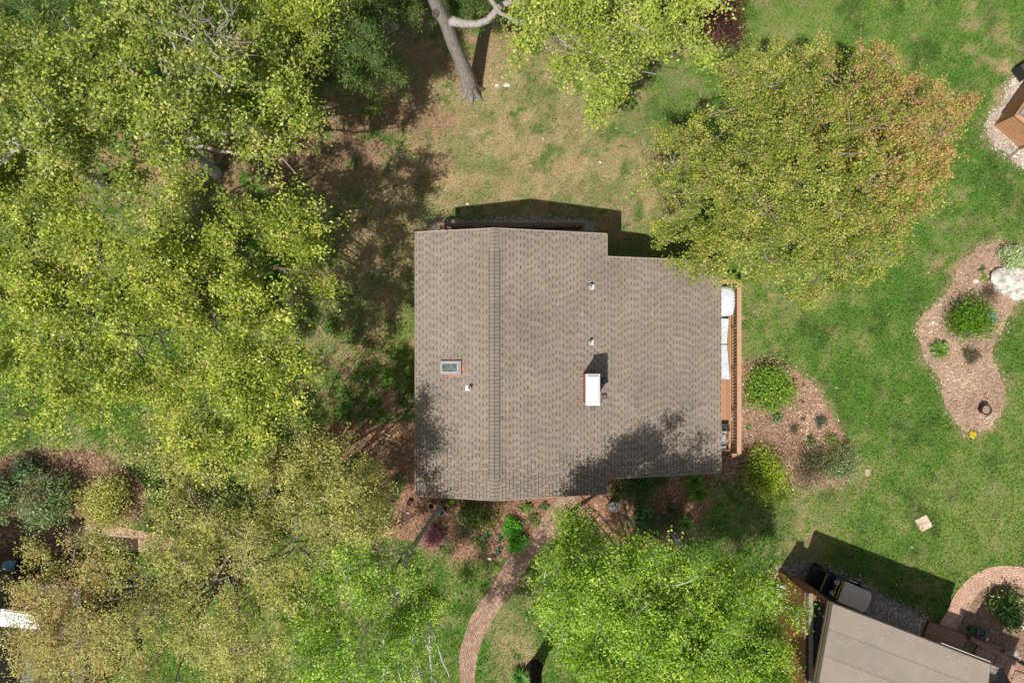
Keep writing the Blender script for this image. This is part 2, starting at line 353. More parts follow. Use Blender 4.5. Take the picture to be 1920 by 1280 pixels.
strip('brick_path', [(1500,1190),(1486,1215),(1470,1245),(1455,1280),(1440,1320)], [(1528,1196),(1512,1222),(1495,1252),(1480,1290),(1465,1330)], M['brick'], z=.014)

# grass: real blades over the visible lawn
nb = 420000
q = np.c_[rng.uniform(-25.5, 25.5, nb), rng.uniform(-16.8, 17.8, nb)]
keep = np.ones(nb, bool)
for P_ in [bed_east, bed_deck, bed_south, bed_west, bed_curve, gr_neighbour, gr_north, gr_east, poly_walk, poly_curve, poly_westw, house_poly]:
    jq = q + rng.randn(nb, 2)*(.05 if P_ is house_poly or P_ is poly_walk or P_ is poly_curve else .22)
    keep &= ~pip(P_, jq[:, 0], jq[:, 1])
q = q[keep]; col, dd = lawn(q[:, 0], q[:, 1]); n = len(q)
a = rng.rand(n)*6.283; hgt = (.05 + .06*rng.rand(n))*(1 - .45*dd); lean = .25 + .9*rng.rand(n); wd = .012 + .018*rng.rand(n)
base = np.c_[q, np.zeros(n)]; dr = np.c_[np.cos(a), np.sin(a), 0*a]; sd = np.c_[-np.sin(a), np.cos(a), 0*a]
V = np.stack([base - sd*wd[:, None], base + sd*wd[:, None], base + dr*(hgt*lean)[:, None] + np.array([0, 0, 1])*hgt[:, None]], 1)
cc = col*(.45 + 1.25*rng.rand(n)**1.2)[:, None]; yl = rng.rand(n) < .10; cc[yl] = np.array([.36, .33, .17])*(.7+.5*rng.rand(yl.sum()))[:, None]
gm = MB(); gm.add(V.reshape(-1, 3), np.arange(3*n).reshape(-1, 3), np.repeat(cc, 3, 0))
tag(gm.build('grass', M['grass']), 'short lawn grass, green to the right and straw coloured behind the house', 'grass', kind='stuff')
lt = MB(); qq = np.c_[rng.uniform(-25, 25, 5200), rng.uniform(-16.5, 17.5, 5200)]
kp = (rng.rand(5200) < .10 + .9*np.clip(gauss(qq[:,0], qq[:,1], 680, 250, 260, 220) + gauss(qq[:,0],qq[:,1],1050,200,250,200)*.6, 0, 1)) & ~pip(house_poly, qq[:,0], qq[:,1])
flakes(qq[kp], .075, .6, .05, np.array([(.6,.52,.42),(.35,.2,.12),(.45,.3,.2),(.8,.76,.68),(.4,.4,.12)]), mb=lt)
tag(lt.build('fallen_leaves', M['leaf']), 'dry fallen leaves and petals scattered over the lawn', 'leaf litter', kind='stuff')

# ------------------------------------------------------------------ leaves, trees, shrubs
def leaves(mb, c, size, cols, asp=.55, up=.6, accent=None, clump_id=None, axisdir=None, mi=0):
    n = len(c); nr = rng.randn(n, 3)*.62 + np.array([0, 0, up]); nr /= np.linalg.norm(nr, axis=1, keepdims=True) + 1e-9
    u = rng.randn(n, 3) if axisdir is None else axisdir + rng.randn(n, 3)*.35
    u -= nr*np.sum(u*nr, 1, keepdims=True); u /= np.linalg.norm(u, axis=1, keepdims=True) + 1e-9
    w_ = np.cross(nr, u); L_ = size*(.6 + .8*rng.rand(n))[:, None]
    u = u*L_*.5; w_ = w_*L_*.5*asp
    V = np.stack([c - u, c + w_ - u*.1, c + u, c - w_ - u*.1], 1)
    cols = np.array(cols, float)
    if clump_id is not None:
        k = (clump_id*7919 + 13) % 101 / 101.0; ci = (k*len(cols)).astype(int) % len(cols)
        mixr = rng.rand(n) < .35; ci = np.where(mixr, rng.randint(len(cols), size=n), ci); tone = .66 + .56*((clump_id*104729) % 97/97.)
    else: ci = rng.randint(len(cols), size=n); tone = np.ones(n)
    cc = cols[ci]*(tone*(.8 + .4*rng.rand(n)))[:, None]
    if accent is not None:
        for acol, ac, ar, amt in accent:
            d = np.linalg.norm(c[:, :2] - np.array(ac)[:2], axis=1)/ar
            p_ = np.clip(1.25 - d, 0, 1)*amt
            if clump_id is not None: hit = ((clump_id*331 % 211)/211. < p_) & (rng.rand(n) < .85)
            else: hit = rng.rand(n) < p_
            cc[hit] = np.array(acol)*(.75+.5*rng.rand(hit.sum()))[:, None]
    mb.add(V.reshape(-1, 3), np.arange(4*n).reshape(-1, 4), np.repeat(cc, 4, 0), mi)
def bez(P0, P1, P2, P3, K):
    t = np.linspace(0, 1, K)[None, :, None]
    P0, P1, P2, P3 = [p[:, None] for p in (P0, P1, P2, P3)]
    return P0*(1-t)**3 + 3*P1*t*(1-t)**2 + 3*P2*t*t*(1-t) + P3*t**3
def unit(n):
    v = rng.randn(n, 3); return v/np.linalg.norm(v, axis=1, keepdims=True)
def tree(name, label, base, fork, tr, lobes, ntips, lpt, ls, cols, bark=(.30,.27,.24), accent=None, group=None, clump=.22, asp=.6, cat='tree', twig=.007,
         flat=.6, bareness=0.0, needle=False, lean=None, seed=1, limbpts=None, up=1.0, lfork=.55, spread=.42, n2div=9):
    global rng; rng = np.random.RandomState(seed)
    B = W(*base); Cj = np.array([W(a, b, z) for a, b, z, r in lobes]); Rj = np.array([l[3] for l in lobes])
    mean = (Cj*Rj[:, None]).sum(0)/Rj.sum()
    Fk = np.array([B[0] + (mean[0]-B[0])*.35, B[1] + (mean[1]-B[1])*.35, fork]) if lean is None else W(*lean, fork)
    root = empty(name, (B[0], B[1], 0), label, cat, group)
    tb = MB()
    top = Fk + (mean - Fk)*.8
    K = 12; tk = bez(B[None], (B + (Fk-B)*.5 + np.array([0, 0, .3]))[None], (Fk - (top-Fk)*.15)[None], Fk[None], K)[0]
    tk[1:-1] += rng.randn(K-2, 3)*np.array([.05, .05, 0])*tr*2
    rr = np.linspace(1.0, .56, K)*tr; rr[0] *= 1.32; rr[1] *= 1.1; tk[0, 2] = -.1
    bark = np.array(bark)
    tb.tubes(tk, rr, 12, bark)
    bump_d = unit(14); bump_a = rng.rand(14)*.34
    def sample(n, lo, hi, low=-.35):
        w_ = Rj**2; idx = rng.choice(len(Cj), n, p=w_/w_.sum()); d = unit(n*3); d = d[d[:, 2] > low][:n]
        while len(d) < n: d = np.vstack([d, unit(n)])[:n]
        rad = Rj[idx]*(lo + (hi-lo)*rng.rand(n)**.7)
        bm = 1 + (np.clip(d @ bump_d.T - .75, 0, 1)*4*(bump_a-.17)[None]).sum(1)
        p = Cj[idx] + d*(rad*bm)[:, None]*np.array([1, 1, flat])
        return p
    # main limbs
    n1 = int(5 + 2.2*len(Cj)); T1 = np.vstack([Cj, sample(n1, .35, .75, -.1)]); n1 = len(T1)
    s0 = tk[(rng.uniform(lfork, 1, n1)*(K-1)).astype(int)]
    s0[:max(2, len(Cj)//2)] = Fk
    ds = T1 - s0; L1 = np.linalg.norm(ds, axis=1, keepdims=True)
    c1 = s0 + ds*.3 + np.array([0, 0, .18])*L1 + rng.randn(n1, 3)*L1*.05; c2 = s0 + ds*.7 + rng.randn(n1, 3)*L1*.08
    K1 = 10; P1 = bez(s0, c1, c2, T1, K1); P1[:, 1:-1] += rng.randn(n1, K1-2, 3)*.07
    tb.tubes(P1, (tr*.46*(rng.rand(n1)*.5+.65))[:, None]*np.linspace(1, .12, K1)[None], 6, bark*1.08)
    def grow(parentP, targets, K, r0, r1, S, jit, colr):
        pp = parentP[:, 2:].reshape(-1, 3); n = len(targets); out = np.zeros((n, 3))
        for a_ in range(0, n, 400):
            t_ = targets[a_:a_+400]; d = np.linalg.norm(t_[:, None]-pp[None], axis=2) + 1.2*np.clip(pp[None, :, 2] - t_[:, None, 2], 0, 9)
            out[a_:a_+400] = pp[np.argmin(d, 1)]
        dv = targets-out; L_ = np.linalg.norm(dv, axis=1, keepdims=True)
        Pn = bez(out, out + dv*.35 + rng.randn(n, 3)*L_*.10, out + dv*.7 + rng.randn(n, 3)*L_*.10 + np.array([0, 0, .04])*L_, targets, K)
        rad = np.clip(r0*(.4 + L_[:, 0]*.35), r1, r0*1.5)
        tb.tubes(Pn, rad[:, None]*np.linspace(1, .35, K)[None], S, colr)
        return Pn
    n2 = max(24, ntips//n2div)
    P2 = grow(P1, sample(n2, .45, 1.0), 7, .045, .014, 4, .1, bark*1.1)
    n2 = len(P2); pi_ = rng.randint(n2, size=ntips); T3 = P2[pi_, -1] + rng.randn(ntips, 3)*spread*np.array([1, 1, .6])
    P3 = grow(P2, T3, 5, .014, twig, 3, .1, bark*1.0)
    tb.build('trunk', M['bark'], root, smooth=True)
    # leaves: clumps round twig ends
    live = np.where(rng.rand(ntips) > bareness)[0]
    cb = MB(); idx = np.repeat(live, lpt); n = len(idx)
    tt = rng.rand(n)**.6; k0 = np.clip((tt*3).astype(int)+1, 1, 3); fr = rng.rand(n)[:, None]
    ctr = P3[idx, k0]*(1-fr) + P3[idx, np.clip(k0+1, 0, 4)]*fr
    off = rng.randn(n, 3)*clump*np.array([1, 1, .7])*(.35 + .65*tt)[:, None]
    ax_ = None
    if needle:
        ax_ = off/(np.linalg.norm(off, axis=1, keepdims=True)+1e-6)
    leaves(cb, ctr + off, ls, cols, asp, up, accent, idx, ax_)
    cb.build('crown', M['needle'] if needle else M['leaf'], root)
    return root
def shrub(name, label, px, py, r, h, n, ls, cols, group=None, asp=.55, cat='shrub', squash=1.0, accent=None, up=.5, nlobes=6, stemc=(.2,.14,.1), spiky=False, woody=True, mass=.5, seed=None):
    global rng; r = r*1.14
    rng = np.random.RandomState(seed if seed else int(px*7+py))
    B = W(px, py, 0); root = empty(name, (B[0], B[1], 0.0), label, cat, group)
    fb = MB(); sb = MB(); cols = [tuple(np.minimum(np.array(c_)*1.35, .8)) for c_ in cols]
    if spiky:      # strap leaves arching out of one crown
        a = rng.rand(n)*6.283; L_ = r*(.7+.5*rng.rand(n)); hh = h*(.6+.6*rng.rand(n)); K = 4
        t = np.linspace(0, 1, K)
        for k in range(n):
            d = np.array([math.cos(a[k]), math.sin(a[k]), 0]); s_ = np.array([-d[1], d[0], 0])
            p = [B + d*L_[k]*tt_ + np.array([0, 0, hh[k]*math.sin(tt_*2.3)]) for tt_ in t]; ww = ls*np.array([.5, 1, .8, .05])
            V = np.array([q_ for p_, w_ in zip(p, ww) for q_ in (p_-s_*w_, p_+s_*w_)])
            c_ = np.array(cols[k % len(cols)])*(.7+.6*rng.rand())
            fb.add(V, np.array([(2*m_, 2*m_+1, 2*m_+3, 2*m_+2) for m_ in range(K-1)]), c_)
        fb.build('foliage', M['leaf'], root); return root
    ga = np.arange(nlobes)*2.4 + rng.rand()*6; gr0 = r*.62*np.sqrt((np.arange(nlobes)+.3)/nlobes)*(.85+.3*rng.rand(nlobes))
    lc = B + np.c_[gr0*np.cos(ga), gr0*np.sin(ga), h*.5 - h*.25*(gr0/r)**2 + rng.rand(nlobes)*h*.15]
    lr = r*(.36+.16*rng.rand(nlobes))
    ntip = max(12, n//10); idx = rng.randint(nlobes, size=ntip); d = unit(ntip*3); d = d[d[:, 2] > -.3][:ntip]; ntip = len(d); idx = idx[:ntip]
    tips = lc[idx] + d*(lr[idx]*(.55+.5*rng.rand(ntip)))[:, None]*np.array([1, squash, h*.55/(r*.6)])
    tips[:, 2] = np.clip(tips[:, 2], .06, None)
    base = B + np.c_[rng.randn(ntip, 2)*r*.08, np.zeros(ntip)]
    P3 = bez(base, base*.6+tips*.4 + np.array([0, 0, .1*h]), base*.3+tips*.7, tips, 6)
    sb.tubes(P3, np.full((ntip, 1), .012 if woody else .006)*np.linspace(1, .3, 6)[None], 3, stemc)
    sb.build('stem', M['bark'], root)
    ii = np.repeat(np.arange(ntip), max(1, n//ntip)); m_ = len(ii)
    fr = rng.rand(m_)[:, None]
    c = P3[ii, 4]*(1-fr)*.5 + P3[ii, 5]*(.5+.5*fr) + rng.randn(m_, 3)*r*.13
    c[:, 2] = np.clip(c[:, 2], .03, None)
    leaves(fb, c, ls, cols, asp, up, accent, ii)
    fb.build('foliage', M['leaf'], root)
    return root
YG = [(.50,.57,.07),(.41,.48,.055),(.65,.67,.16),(.23,.33,.035)]
YG2 = [(.45,.52,.08),(.34,.42,.06),(.63,.63,.19),(.18,.27,.04)]
OL = [(.56,.55,.16),(.47,.49,.12),(.64,.60,.21),(.38,.41,.08)]
GR = [(.37,.58,.045),(.28,.48,.035),(.54,.68,.10),(.15,.30,.02)]
birch = (.50,.47,.43); greyb = (.33,.29,.26); darkb = (.17,.14,.12)
tree('birch_tree', 'tall yellow-green tree with pale limbs, upper left, its crown reaching over the shaded lawn', (405,325), 5.5, .24,
     [(300,260,9,2.6),(430,170,10,2.4),(520,200,9,2.0),(330,130,11,2.4),(240,190,11,2.3),(540,290,8,1.6)], 720, 52, .114, YG2, birch, n2div=13, group='yellow-green trees on the left', clump=.2, seed=21, lean=(330,255))
tree('birch_tree', 'yellow-green tree with whitish branching trunk at the upper left edge of the photo', (190,340), 6, .24,
     [(70,150,10,2.6),(60,300,9,2.6),(170,240,10,2.2),(150,90,11,2.0),(10,230,11,2.4),(170,360,9,2.2)], 600, 52, .114, YG2, birch, n2div=13, group='yellow-green trees on the left', clump=.2, seed=22, lean=(110,300))
tree('birch_tree', 'broad yellow-green tree on the left whose crown edge hangs nearest the roof', (430,500), 5.5, .26,
     [(440,440,10,2.7),(380,560,10,2.8),(510,500,9,2.2),(260,500,11,2.6),(300,640,9,2.6),(430,640,8,2.2),(540,430,8,1.6),(400,770,9.5,2.2),(490,660,10,1.8),(470,740,9.5,1.6)], 1180, 50, .098, YG, darkb, n2div=11, group='yellow-green trees on the left', clump=.2, seed=23, lean=(330,450))
tree('birch_tree', 'yellow-green tree at the left edge above the strip of lawn by the rhododendrons', (190,600), 5.5, .24,
     [(60,470,10,2.6),(110,600,10,2.8),(60,700,9,2.3),(200,700,9,2.3),(150,520,11,2.4),(-30,600,10,2.5),(270,730,8,1.6)], 1000, 50, .098, YG, darkb, n2div=11, group='yellow-green trees on the left', clump=.2, seed=24, lean=(120,520))
tree('maple_tree', 'big olive and orange leafed maple at the lower left, spreading over the paved walk', (515,985), 2.8, .26,
     [(250,1120,7.5,3.0),(430,1080,8.5,3.0),(560,1000,7.5,2.8),(400,930,7.5,2.6),(160,1180,6.5,2.2),(560,880,7,2.0),(330,1230,7.5,2.6),(130,1060,6.5,1.8),(640,930,7,1.6),(500,1190,8,2.4),(300,860,6.5,1.8),(655,940,9.8,1.2),(640,1000,9.8,1.3),(680,900,8.5,.9),(130,1215,6.5,1.6),(60,1215,6.2,1.1),(105,1180,6.5,1.4),(95,1110,6.5,1.2),(110,1250,6.5,1.5)], 2600, 42, .08, OL, (.30,.25,.21),
     accent=[((.60,.44,.18), W(110,1150,7), 3.4, .7), ((.60,.44,.18), W(300,1270,7), 2.2, .3)], clump=.2, bareness=.03, seed=25, lean=(430,1060), twig=.009, flat=.75)
tree('maple_tree', 'rounded maple east of the house with olive leaves turning orange on its far side', (1400,398), 2.6, .22,
     [(1538, 292, 8, 3.0), (1398, 232, 7, 2.5), (1638, 232, 7.5, 2.7), (1638, 382, 6.5, 2.4), (1478, 422, 6.5, 2.6), (1298, 342, 6, 2.2), (1378, 452, 5.5, 1.9), (1718, 242, 6.5, 2.0), (1578, 182, 7, 2.4), (1558, 492, 5.5, 2.0), (1278, 442, 5, 1.7), (1458, 182, 7, 2.0), (1458, 332, 8, 2.6), (1598, 302, 8, 2.6), (1698, 342, 6.5, 1.9)], 4200, 44, .080, [(.45,.49,.08),(.35,.42,.06),(.60,.58,.16),(.20,.28,.035)], (.27,.22,.2),
     accent=[((.62,.40,.16), W(1760,200,6.5), 5.0, .9), ((.62,.40,.16), W(1640,200,6.5), 3.6, .25)], clump=.16, bareness=.03, seed=26, lean=(1500,330), twig=.008, flat=.7, spread=.33)
tree('oak_tree', 'lime-green crown behind the house on a thick grey trunk with a low bent limb', (884,172), 9.2, .33,
     [(1160,60,9,2.2),(1060,50,10,1.8),(1240,100,8,1.9),(1120,130,7.5,1.5),(1200,-30,10,2.4),(1080,-70,11,2.0),(860,-220,12,2.0),(1270,95,8,.8),(1160,170,6.5,.9)], 900, 48, .10, [(.52,.60,.10),(.43,.54,.08),(.60,.64,.17),(.34,.45,.06)], (.34,.30,.27), clump=.22, seed=27, lean=(790,-110), lfork=.99)
tree('birch_tree', 'bright green birch by the brick walk, its pale trunk leaning away from the flower pots', (826,950), 5.6, .13,
     [(720,1150,8,2.1),(640,1120,8.5,1.8),(790,1120,7,1.0),(700,1240,9,2.2),(800,1180,7.5,1.2),(600,1220,9,1.8),(680,1055,7,.9),(640,1060,10,1.2),(800,1410,9,2.0),(890,1440,9,1.8)], 900, 44, .084, GR, (.62,.6,.56), n2div=13, group='bright green birches in front of the house', clump=.2, bareness=.06, seed=28, lean=(752,1062))
tree('birch_tree', 'bright green birch right of the brick walk, reaching up towards the roof edge', (1070,960), 4.5, .11,
     [(1110,1020,8,.9),(1080,1010,7.5,.7),(1125,955,7.5,.8),(1085,985,7,.6),(1220,1110,10.5,1.9),(1140,1110,10.5,1.7),(1190,1080,9,1.1),(1050,1110,8,1.3)], 600, 44, .086, GR, (.58,.56,.52), n2div=13, group='bright green birches in front of the house', clump=.2, seed=29, lean=(1100,1040))
tree('birch_tree', 'wide bright green birch clump at the bottom of the photo beside the dark trunk', (1130,1120), 4.5, .15,
     [(1080,1160,8.5,1.7),(1180,1200,9.5,2.3),(1300,1180,9,2.2),(1260,1120,9,1.6),(1160,1290,9,2.3),(1250,1290,9.5,2.6),(1010,1130,7.5,1.0)], 1250, 46, .088, GR, (.55,.52,.48), n2div=14, group='bright green birches in front of the house', clump=.2, seed=30)
tree('birch_tree', 'bright green birch with a curved pale trunk rising from the lawn east of the others', (1262,998), 4.2, .10,
     [(1310,1062,9.5,.9),(1380,1150,7.5,1.8),(1340,1080,7,1.2),(1415,1130,7,1.3),(1400,1240,8,1.7),(1455,1175,7,.8),(1340,1250,8.5,2.0)], 720, 46, .086, GR, (.5,.48,.45), n2div=13, group='bright green birches in front of the house', clump=.2, seed=31, lean=(1325,1095))
pine = [(.17,.25,.06),(.12,.19,.045),(.27,.36,.10),(.15,.23,.07)]
for k, ((bx, by), lob, lb) in enumerate([
      ((560,150), [(635,55,8,1.7),(670,90,6,1.2),(580,80,8,1.5),(690,30,6,1.1),(600,115,7,1.0)], 'dark evergreen tree at the top beside the three grey boulders'),
      ((330,120), [(180,30,6,1.9),(120,60,5,1.8),(250,20,6,1.9)], 'blue-green pine under the birches at the top left corner'),
      ((60,260), [(20,20,6,2.0),(-30,110,5,2.2),(60,200,4,1.8)], 'blue-green pine at the left edge half hidden by yellow leaves'),
      ((500,160), [(420,80,5,1.6),(470,130,4,1.4),(340,160,4,1.6)], 'dark evergreen tree beneath the upper left birch, left of the first evergreen'),
      ((740,40), [(735,-20,5,1.0),(870,-20,4,1.0),(900,5,3,.7)], 'small evergreen at the top edge above the boulders')]):
    tree('pine_tree', lb, (bx, by), 2.2, .14, lob, 420, 130, .16, pine, darkb, group='evergreens at the back of the garden', needle=True, asp=.16, clump=.2, seed=40+k, up=.3)
tree('broadleaf_tree', 'lime-leaved tree at the top edge left of the grey oak trunk', (600,90), 5, .16, [(560,5,9,1.5),(480,15,9,1.6),(600,-50,9,1.6)], 300, 50, .095, YG, greyb, clump=.22, seed=50)
tree('bare_tree', 'leafless grey tree with tangled twigs among the upper left crowns', (440,250), 6.5, .09, [(380,80,12,1.2),(400,50,12,.9),(420,120,11,.9)], 260, 1, .05, [(.3,.25,.15)], (.50,.44,.40), seed=51, twig=.007, bareness=.9, lean=(385,165))
tree('young_tree', 'small bright green tree under the upper left crowns, behind the pale limbs', (400,230), 3, .08, [(300,230,6,1.6),(400,190,6,1.5),(470,150,6,1.5)], 300, 34, .10, GR, greyb, seed=52)
tree('japanese_maple', 'dark red leafed small maple at the top edge right of the oak crown', (1255,60), 1.2, .08, [(1325,18,3.2,1.3),(1270,35,3,.9),(1312,12,2.8,1.2),(1285,28,2.6,.9),(1348,2,2.8,1.0),(1310,-30,2.8,1.2)], 420, 34, .09, [(.13,.035,.03),(.09,.03,.03),(.18,.06,.045)], darkb, seed=53, clump=.13)

# the big dark trunk at the bottom edge
mb = MB(); t0 = empty('dead_trunk', W(1003,1249), 'thick blackened bare trunk standing right of the brick walk at the bottom edge', 'tree')
p = np.array([W(1003,1249,-.05), W(1003,1252,.12), W(1004,1262,.8), W(1006,1290,2.5), W(1010,1340,5), W(1014,1400,7.5)]); mb.tubes(p, np.array([.42,.36,.30,.26,.22,.12]), 14, (.035,.032,.03)); mb.build('trunk', M['bark'], t0, smooth=True)

# oak limb: low bent branch with its hollow knot
rt = [o for o in C.objects if o.name.startswith('oak_tree')][0]
mb = MB(); p = np.array([W(846,40,6.9), W(870,45,7.1), W(895,46,7.4), W(915,38,7.8), W(938,12,8.4), W(985,-8,8.8), W(1060,40,9)])
mb.tubes(p, np.array([.20,.15,.14,.13,.12,.09,.04]), 10, (.40,.37,.34)); mb.build('limb', M['bark'], rt, smooth=True)
for k in range(7):
    a_ = k*.9+.2; B_ = W(884,172); d_ = np.array([math.cos(a_), math.sin(a_), 0]); mb = MB() if k == 0 else mb
    mb.tubes(np.array([B_+d_*.16+[0,0,.9], B_+d_*.27+[0,0,.38], B_+d_*.42+[0,0,.10], B_+d_*.70+[0,0,-.05]]), np.array([.14,.15,.12,.05]), 8, (.34,.30,.27))
mb.build('roots', M['bark'], rt, smooth=True)
mb = MB(); k_ = W(818,30,8.1); mb.lathe(k_ + np.array([0, 0, .22]), [(.001, -.03), (.05, -.02), (.085, .0), (.10, .03), (.13, .03), (.14, -.08)], 14, (.12,.10,.09))
mb.build('knot_hole', M['bark'], rt, smooth=True)

# ------------------------------------------------------------------ shrubs and plants
LIME = [(.26,.42,.04),(.20,.34,.035),(.33,.48,.06)]
DG = [(.12,.22,.05),(.18,.30,.08),(.08,.16,.04)]
S = shrub
S('azalea_bush', 'broad lime-green bush hugging the cedar deck rail', 1434, 730, 1.22, 1.1, 5600, .10, LIME+[(.12,.22,.05)], nlobes=9)
S('spirea_bush', 'chartreuse bush below the deck corner, the yellowest in that bed', 1425, 890, 1.22, 1.15, 6400, .075, [(.38,.50,.03),(.30,.42,.03),(.44,.55,.06)], nlobes=8, accent=[((.06,.14,.03), W(1385,885), 1.2, .5)])
S('variegated_bush', 'grey-green variegated round bush at the outer tip of the deck bed', 1572, 868, .9, .9, 3600, .07, [(.28,.36,.14),(.17,.27,.08),(.40,.46,.22)])
S('straggly_bush', 'thin brown and dark green straggling bush left of the variegated one', 1520, 870, 1.25, .7, 2600, .07, [(.10,.15,.05),(.16,.13,.08),(.22,.27,.09)], nlobes=8, stemc=(.2,.12,.09))
S('evergreen_bush', 'large dense bright green bush in the middle of the island bed', 1802, 600, 1.08, 1.3, 7500, .10, [(.14,.28,.02),(.21,.37,.025),(.08,.18,.015)], asp=.35, nlobes=16, up=.4, seed=5)
S('variegated_bush', 'pale creamy green round bush above the big rock', 1890, 486, .62, .75, 3200, .085, [(.45,.55,.28),(.36,.48,.20),(.52,.60,.38)], nlobes=6)
S('spiky_plant', 'small dark green spiky plant at the left side of the island bed', 1757, 655, .42, .35, 90, .035, [(.12,.23,.04),(.17,.29,.06)], spiky=True, cat='plant')
S('heather_bush', 'brownish green clump below the dense bush in the island bed', 1815, 667, .45, .5, 1100, .05, [(.16,.13,.07),(.12,.16,.05),(.2,.17,.1)])
S('barberry_bush', 'twiggy red-brown bush beside the big rock', 1850, 552, .55, .5, 1000, .045, [(.22,.13,.10),(.28,.2,.13),(.13,.14,.07)], stemc=(.25,.16,.13))
S('small_plant', 'small green tuft near the top of the island bed', 1839, 505, .22, .2, 160, .06, DG+[(.1,.22,.06)], cat='plant', woody=False)
S('small_plant', 'lime ground plant touching the left tip of the big rock', 1845, 521, .24, .12, 220, .06, LIME, cat='plant', woody=False, squash=.5)
S('dwarf_spruce', 'oval blue-green dwarf conifer on the right of the deck bed', 1536, 789, .34, .4, 1100, .06, [(.09,.17,.10),(.13,.21,.14),(.16,.13,.1)], asp=.2)
S('dwarf_spruce', 'smaller grey-green dwarf conifer on the left of the deck bed', 1487, 804, .3, .3, 600, .06, [(.10,.17,.09),(.15,.2,.13),(.2,.14,.1)], asp=.2)
S('small_plant', 'dark green upright plant between the conifers and the straggling bush', 1517, 828, .28, .4, 400, .06, [(.07,.16,.05),(.2,.32,.05)], cat='plant')
S('small_plant', 'yellow-green sprawling plant at the right edge of the deck bed', 1556, 822, .42, .3, 650, .06, [(.26,.34,.06),(.2,.27,.05)], cat='plant', woody=False)
S('small_plant', 'grey-green leafy tuft under the lime bush at the deck', 1455, 783, .3, .3, 420, .08, [(.12,.2,.1),(.2,.28,.14)], cat='plant')
S('small_plant', 'tiny lime tuft close to the deck rail', 1402, 800, .18, .15, 120, .06, LIME, cat='plant', woody=False)
for px, py, t_ in [(1506,722,'topmost'),(1503,752,'middle'),(1505,785,'lowest')]:
    S('dormant_plant', 'small dead brown perennial tuft, %s of three in the deck bed' % t_, px, py, .13, .12, 60, .05, [(.12,.05,.04),(.2,.12,.08)], group='dead tufts in the deck bed', cat='plant', woody=False)
S('daylily_clump', 'green strap-leaved clump closest under the eave at the south-east corner', 1300, 898, .5, .4, 130, .02, [(.14,.24,.03),(.20,.32,.05)], spiky=True, cat='plant', group='daylilies')
S('daylily_clump', 'larger strap-leaved clump just below the one under the eave', 1306, 920, .52, .4, 150, .02, [(.14,.24,.03),(.20,.32,.05)], spiky=True, cat='plant', group='daylilies')
S('daylily_clump', 'strap-leaved clump lying farthest from the house wall, above the curved birch trunk', 1284, 980, .4, .35, 110, .02, [(.15,.27,.04),(.21,.34,.06)], spiky=True, cat='plant', group='daylilies')
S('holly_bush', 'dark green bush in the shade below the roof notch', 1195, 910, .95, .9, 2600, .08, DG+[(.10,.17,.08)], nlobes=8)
S('rhododendron_bush', 'dark green leafy bush south of the shaded holly', 1205, 965, .8, .8, 1500, .10, [(.06,.15,.05),(.10,.2,.07)], nlobes=6)
S('fern_bush', 'vivid green plant left of the brick walk, upper one of the pair', 958, 985, .52, .6, 1500, .10, [(.12,.42,.03),(.18,.5,.05)], asp=.4, cat='plant')
S('fern_bush', 'vivid green plant left of the brick walk, lower one of the pair', 967, 1014, .50, .6, 1500, .10, [(.12,.40,.03),(.18,.48,.05)], asp=.4, cat='plant')
S('open_bush', 'open yellow-green bush under the south roof edge', 905, 968, .95, .8, 1200, .09, [(.24,.36,.06),(.36,.46,.10),(.12,.21,.05)], nlobes=8)
S('azalea_bush', 'pink flowering azalea beside the leaning birch trunk', 812, 1002, .62, .6, 1700, .075, [(.60,.16,.32),(.40,.15,.17),(.20,.18,.07),(.65,.24,.42)], nlobes=7)
S('azalea_bush', 'dull brown-green bush between the pink azalea and the open bush', 865, 992, 1.0, .6, 1700, .06, [(.14,.14,.07),(.2,.16,.1),(.09,.12,.05)], nlobes=8)
S('small_plant', 'green perennial just under the roof edge left of the walk', 986, 948, .3, .3, 320, .09, [(.14,.28,.05),(.22,.36,.08)], cat='plant', woody=False)
S('small_plant', 'dark green perennial in the corner between walk and roof', 1020, 948, .26, .25, 220, .08, DG, cat='plant', woody=False)
S('small_plant', 'pale green weed at the foot of the leaning birch', 843, 940, .22, .25, 140, .1, [(.3,.42,.06)], cat='plant', woody=False)
for px, py, t_ in [(938,1008,'nearest the vivid fern'),(936,1032,'lowest, by the bed edge'),(915,1000,'farthest left')]:
    S('hosta_plant', 'teal-green hosta in the south bed, %s' % t_, px, py, .22, .2, 70, .11, [(.10,.24,.14),(.15,.32,.2)], asp=.6, cat='plant', group='hostas in the south bed', woody=False)
S('rhododendron_bush', 'large dark rhododendron with dusty leaves, right one of two at the left edge', 108, 932, 1.4, 1.7, 6500, .13, [(.24,.33,.13),(.33,.42,.20),(.14,.21,.07)], asp=.35, nlobes=9, group='rhododendrons', accent=[((.3,.16,.13), W(95,920), .7, .5)])
S('rhododendron_bush', 'large dark rhododendron cut by the left edge of the photo', 8, 932, 1.35, 1.6, 6000, .13, [(.24,.33,.13),(.33,.42,.20),(.14,.21,.07)], asp=.35, nlobes=9, group='rhododendrons')
S('olive_bush', 'olive-leaved bush right of the rhododendrons under the maple edge', 218, 938, 1.3, 1.6, 5200, .09, OL, nlobes=8)
S('shade_plant', 'low green perennial patch on the mulch left of the house', 608, 838, .85, .25, 1300, .09, [(.1,.2,.04),(.2,.3,.06)], cat='plant', woody=False, nlobes=8)
S('broadleaf_bush', 'dark glossy-leaved bush inside the curved paved walk', 1876, 1140, .85, 1.1, 2000, .14, [(.09,.2,.04),(.2,.32,.08),(.05,.12,.03),(.35,.45,.14)], nlobes=7)
S('rhododendron_bush', 'darkest small evergreen bush, behind and between the two big rhododendrons', 62, 878, .8, .9, 1800, .12, [(.06,.11,.05),(.09,.15,.07)], asp=.35)
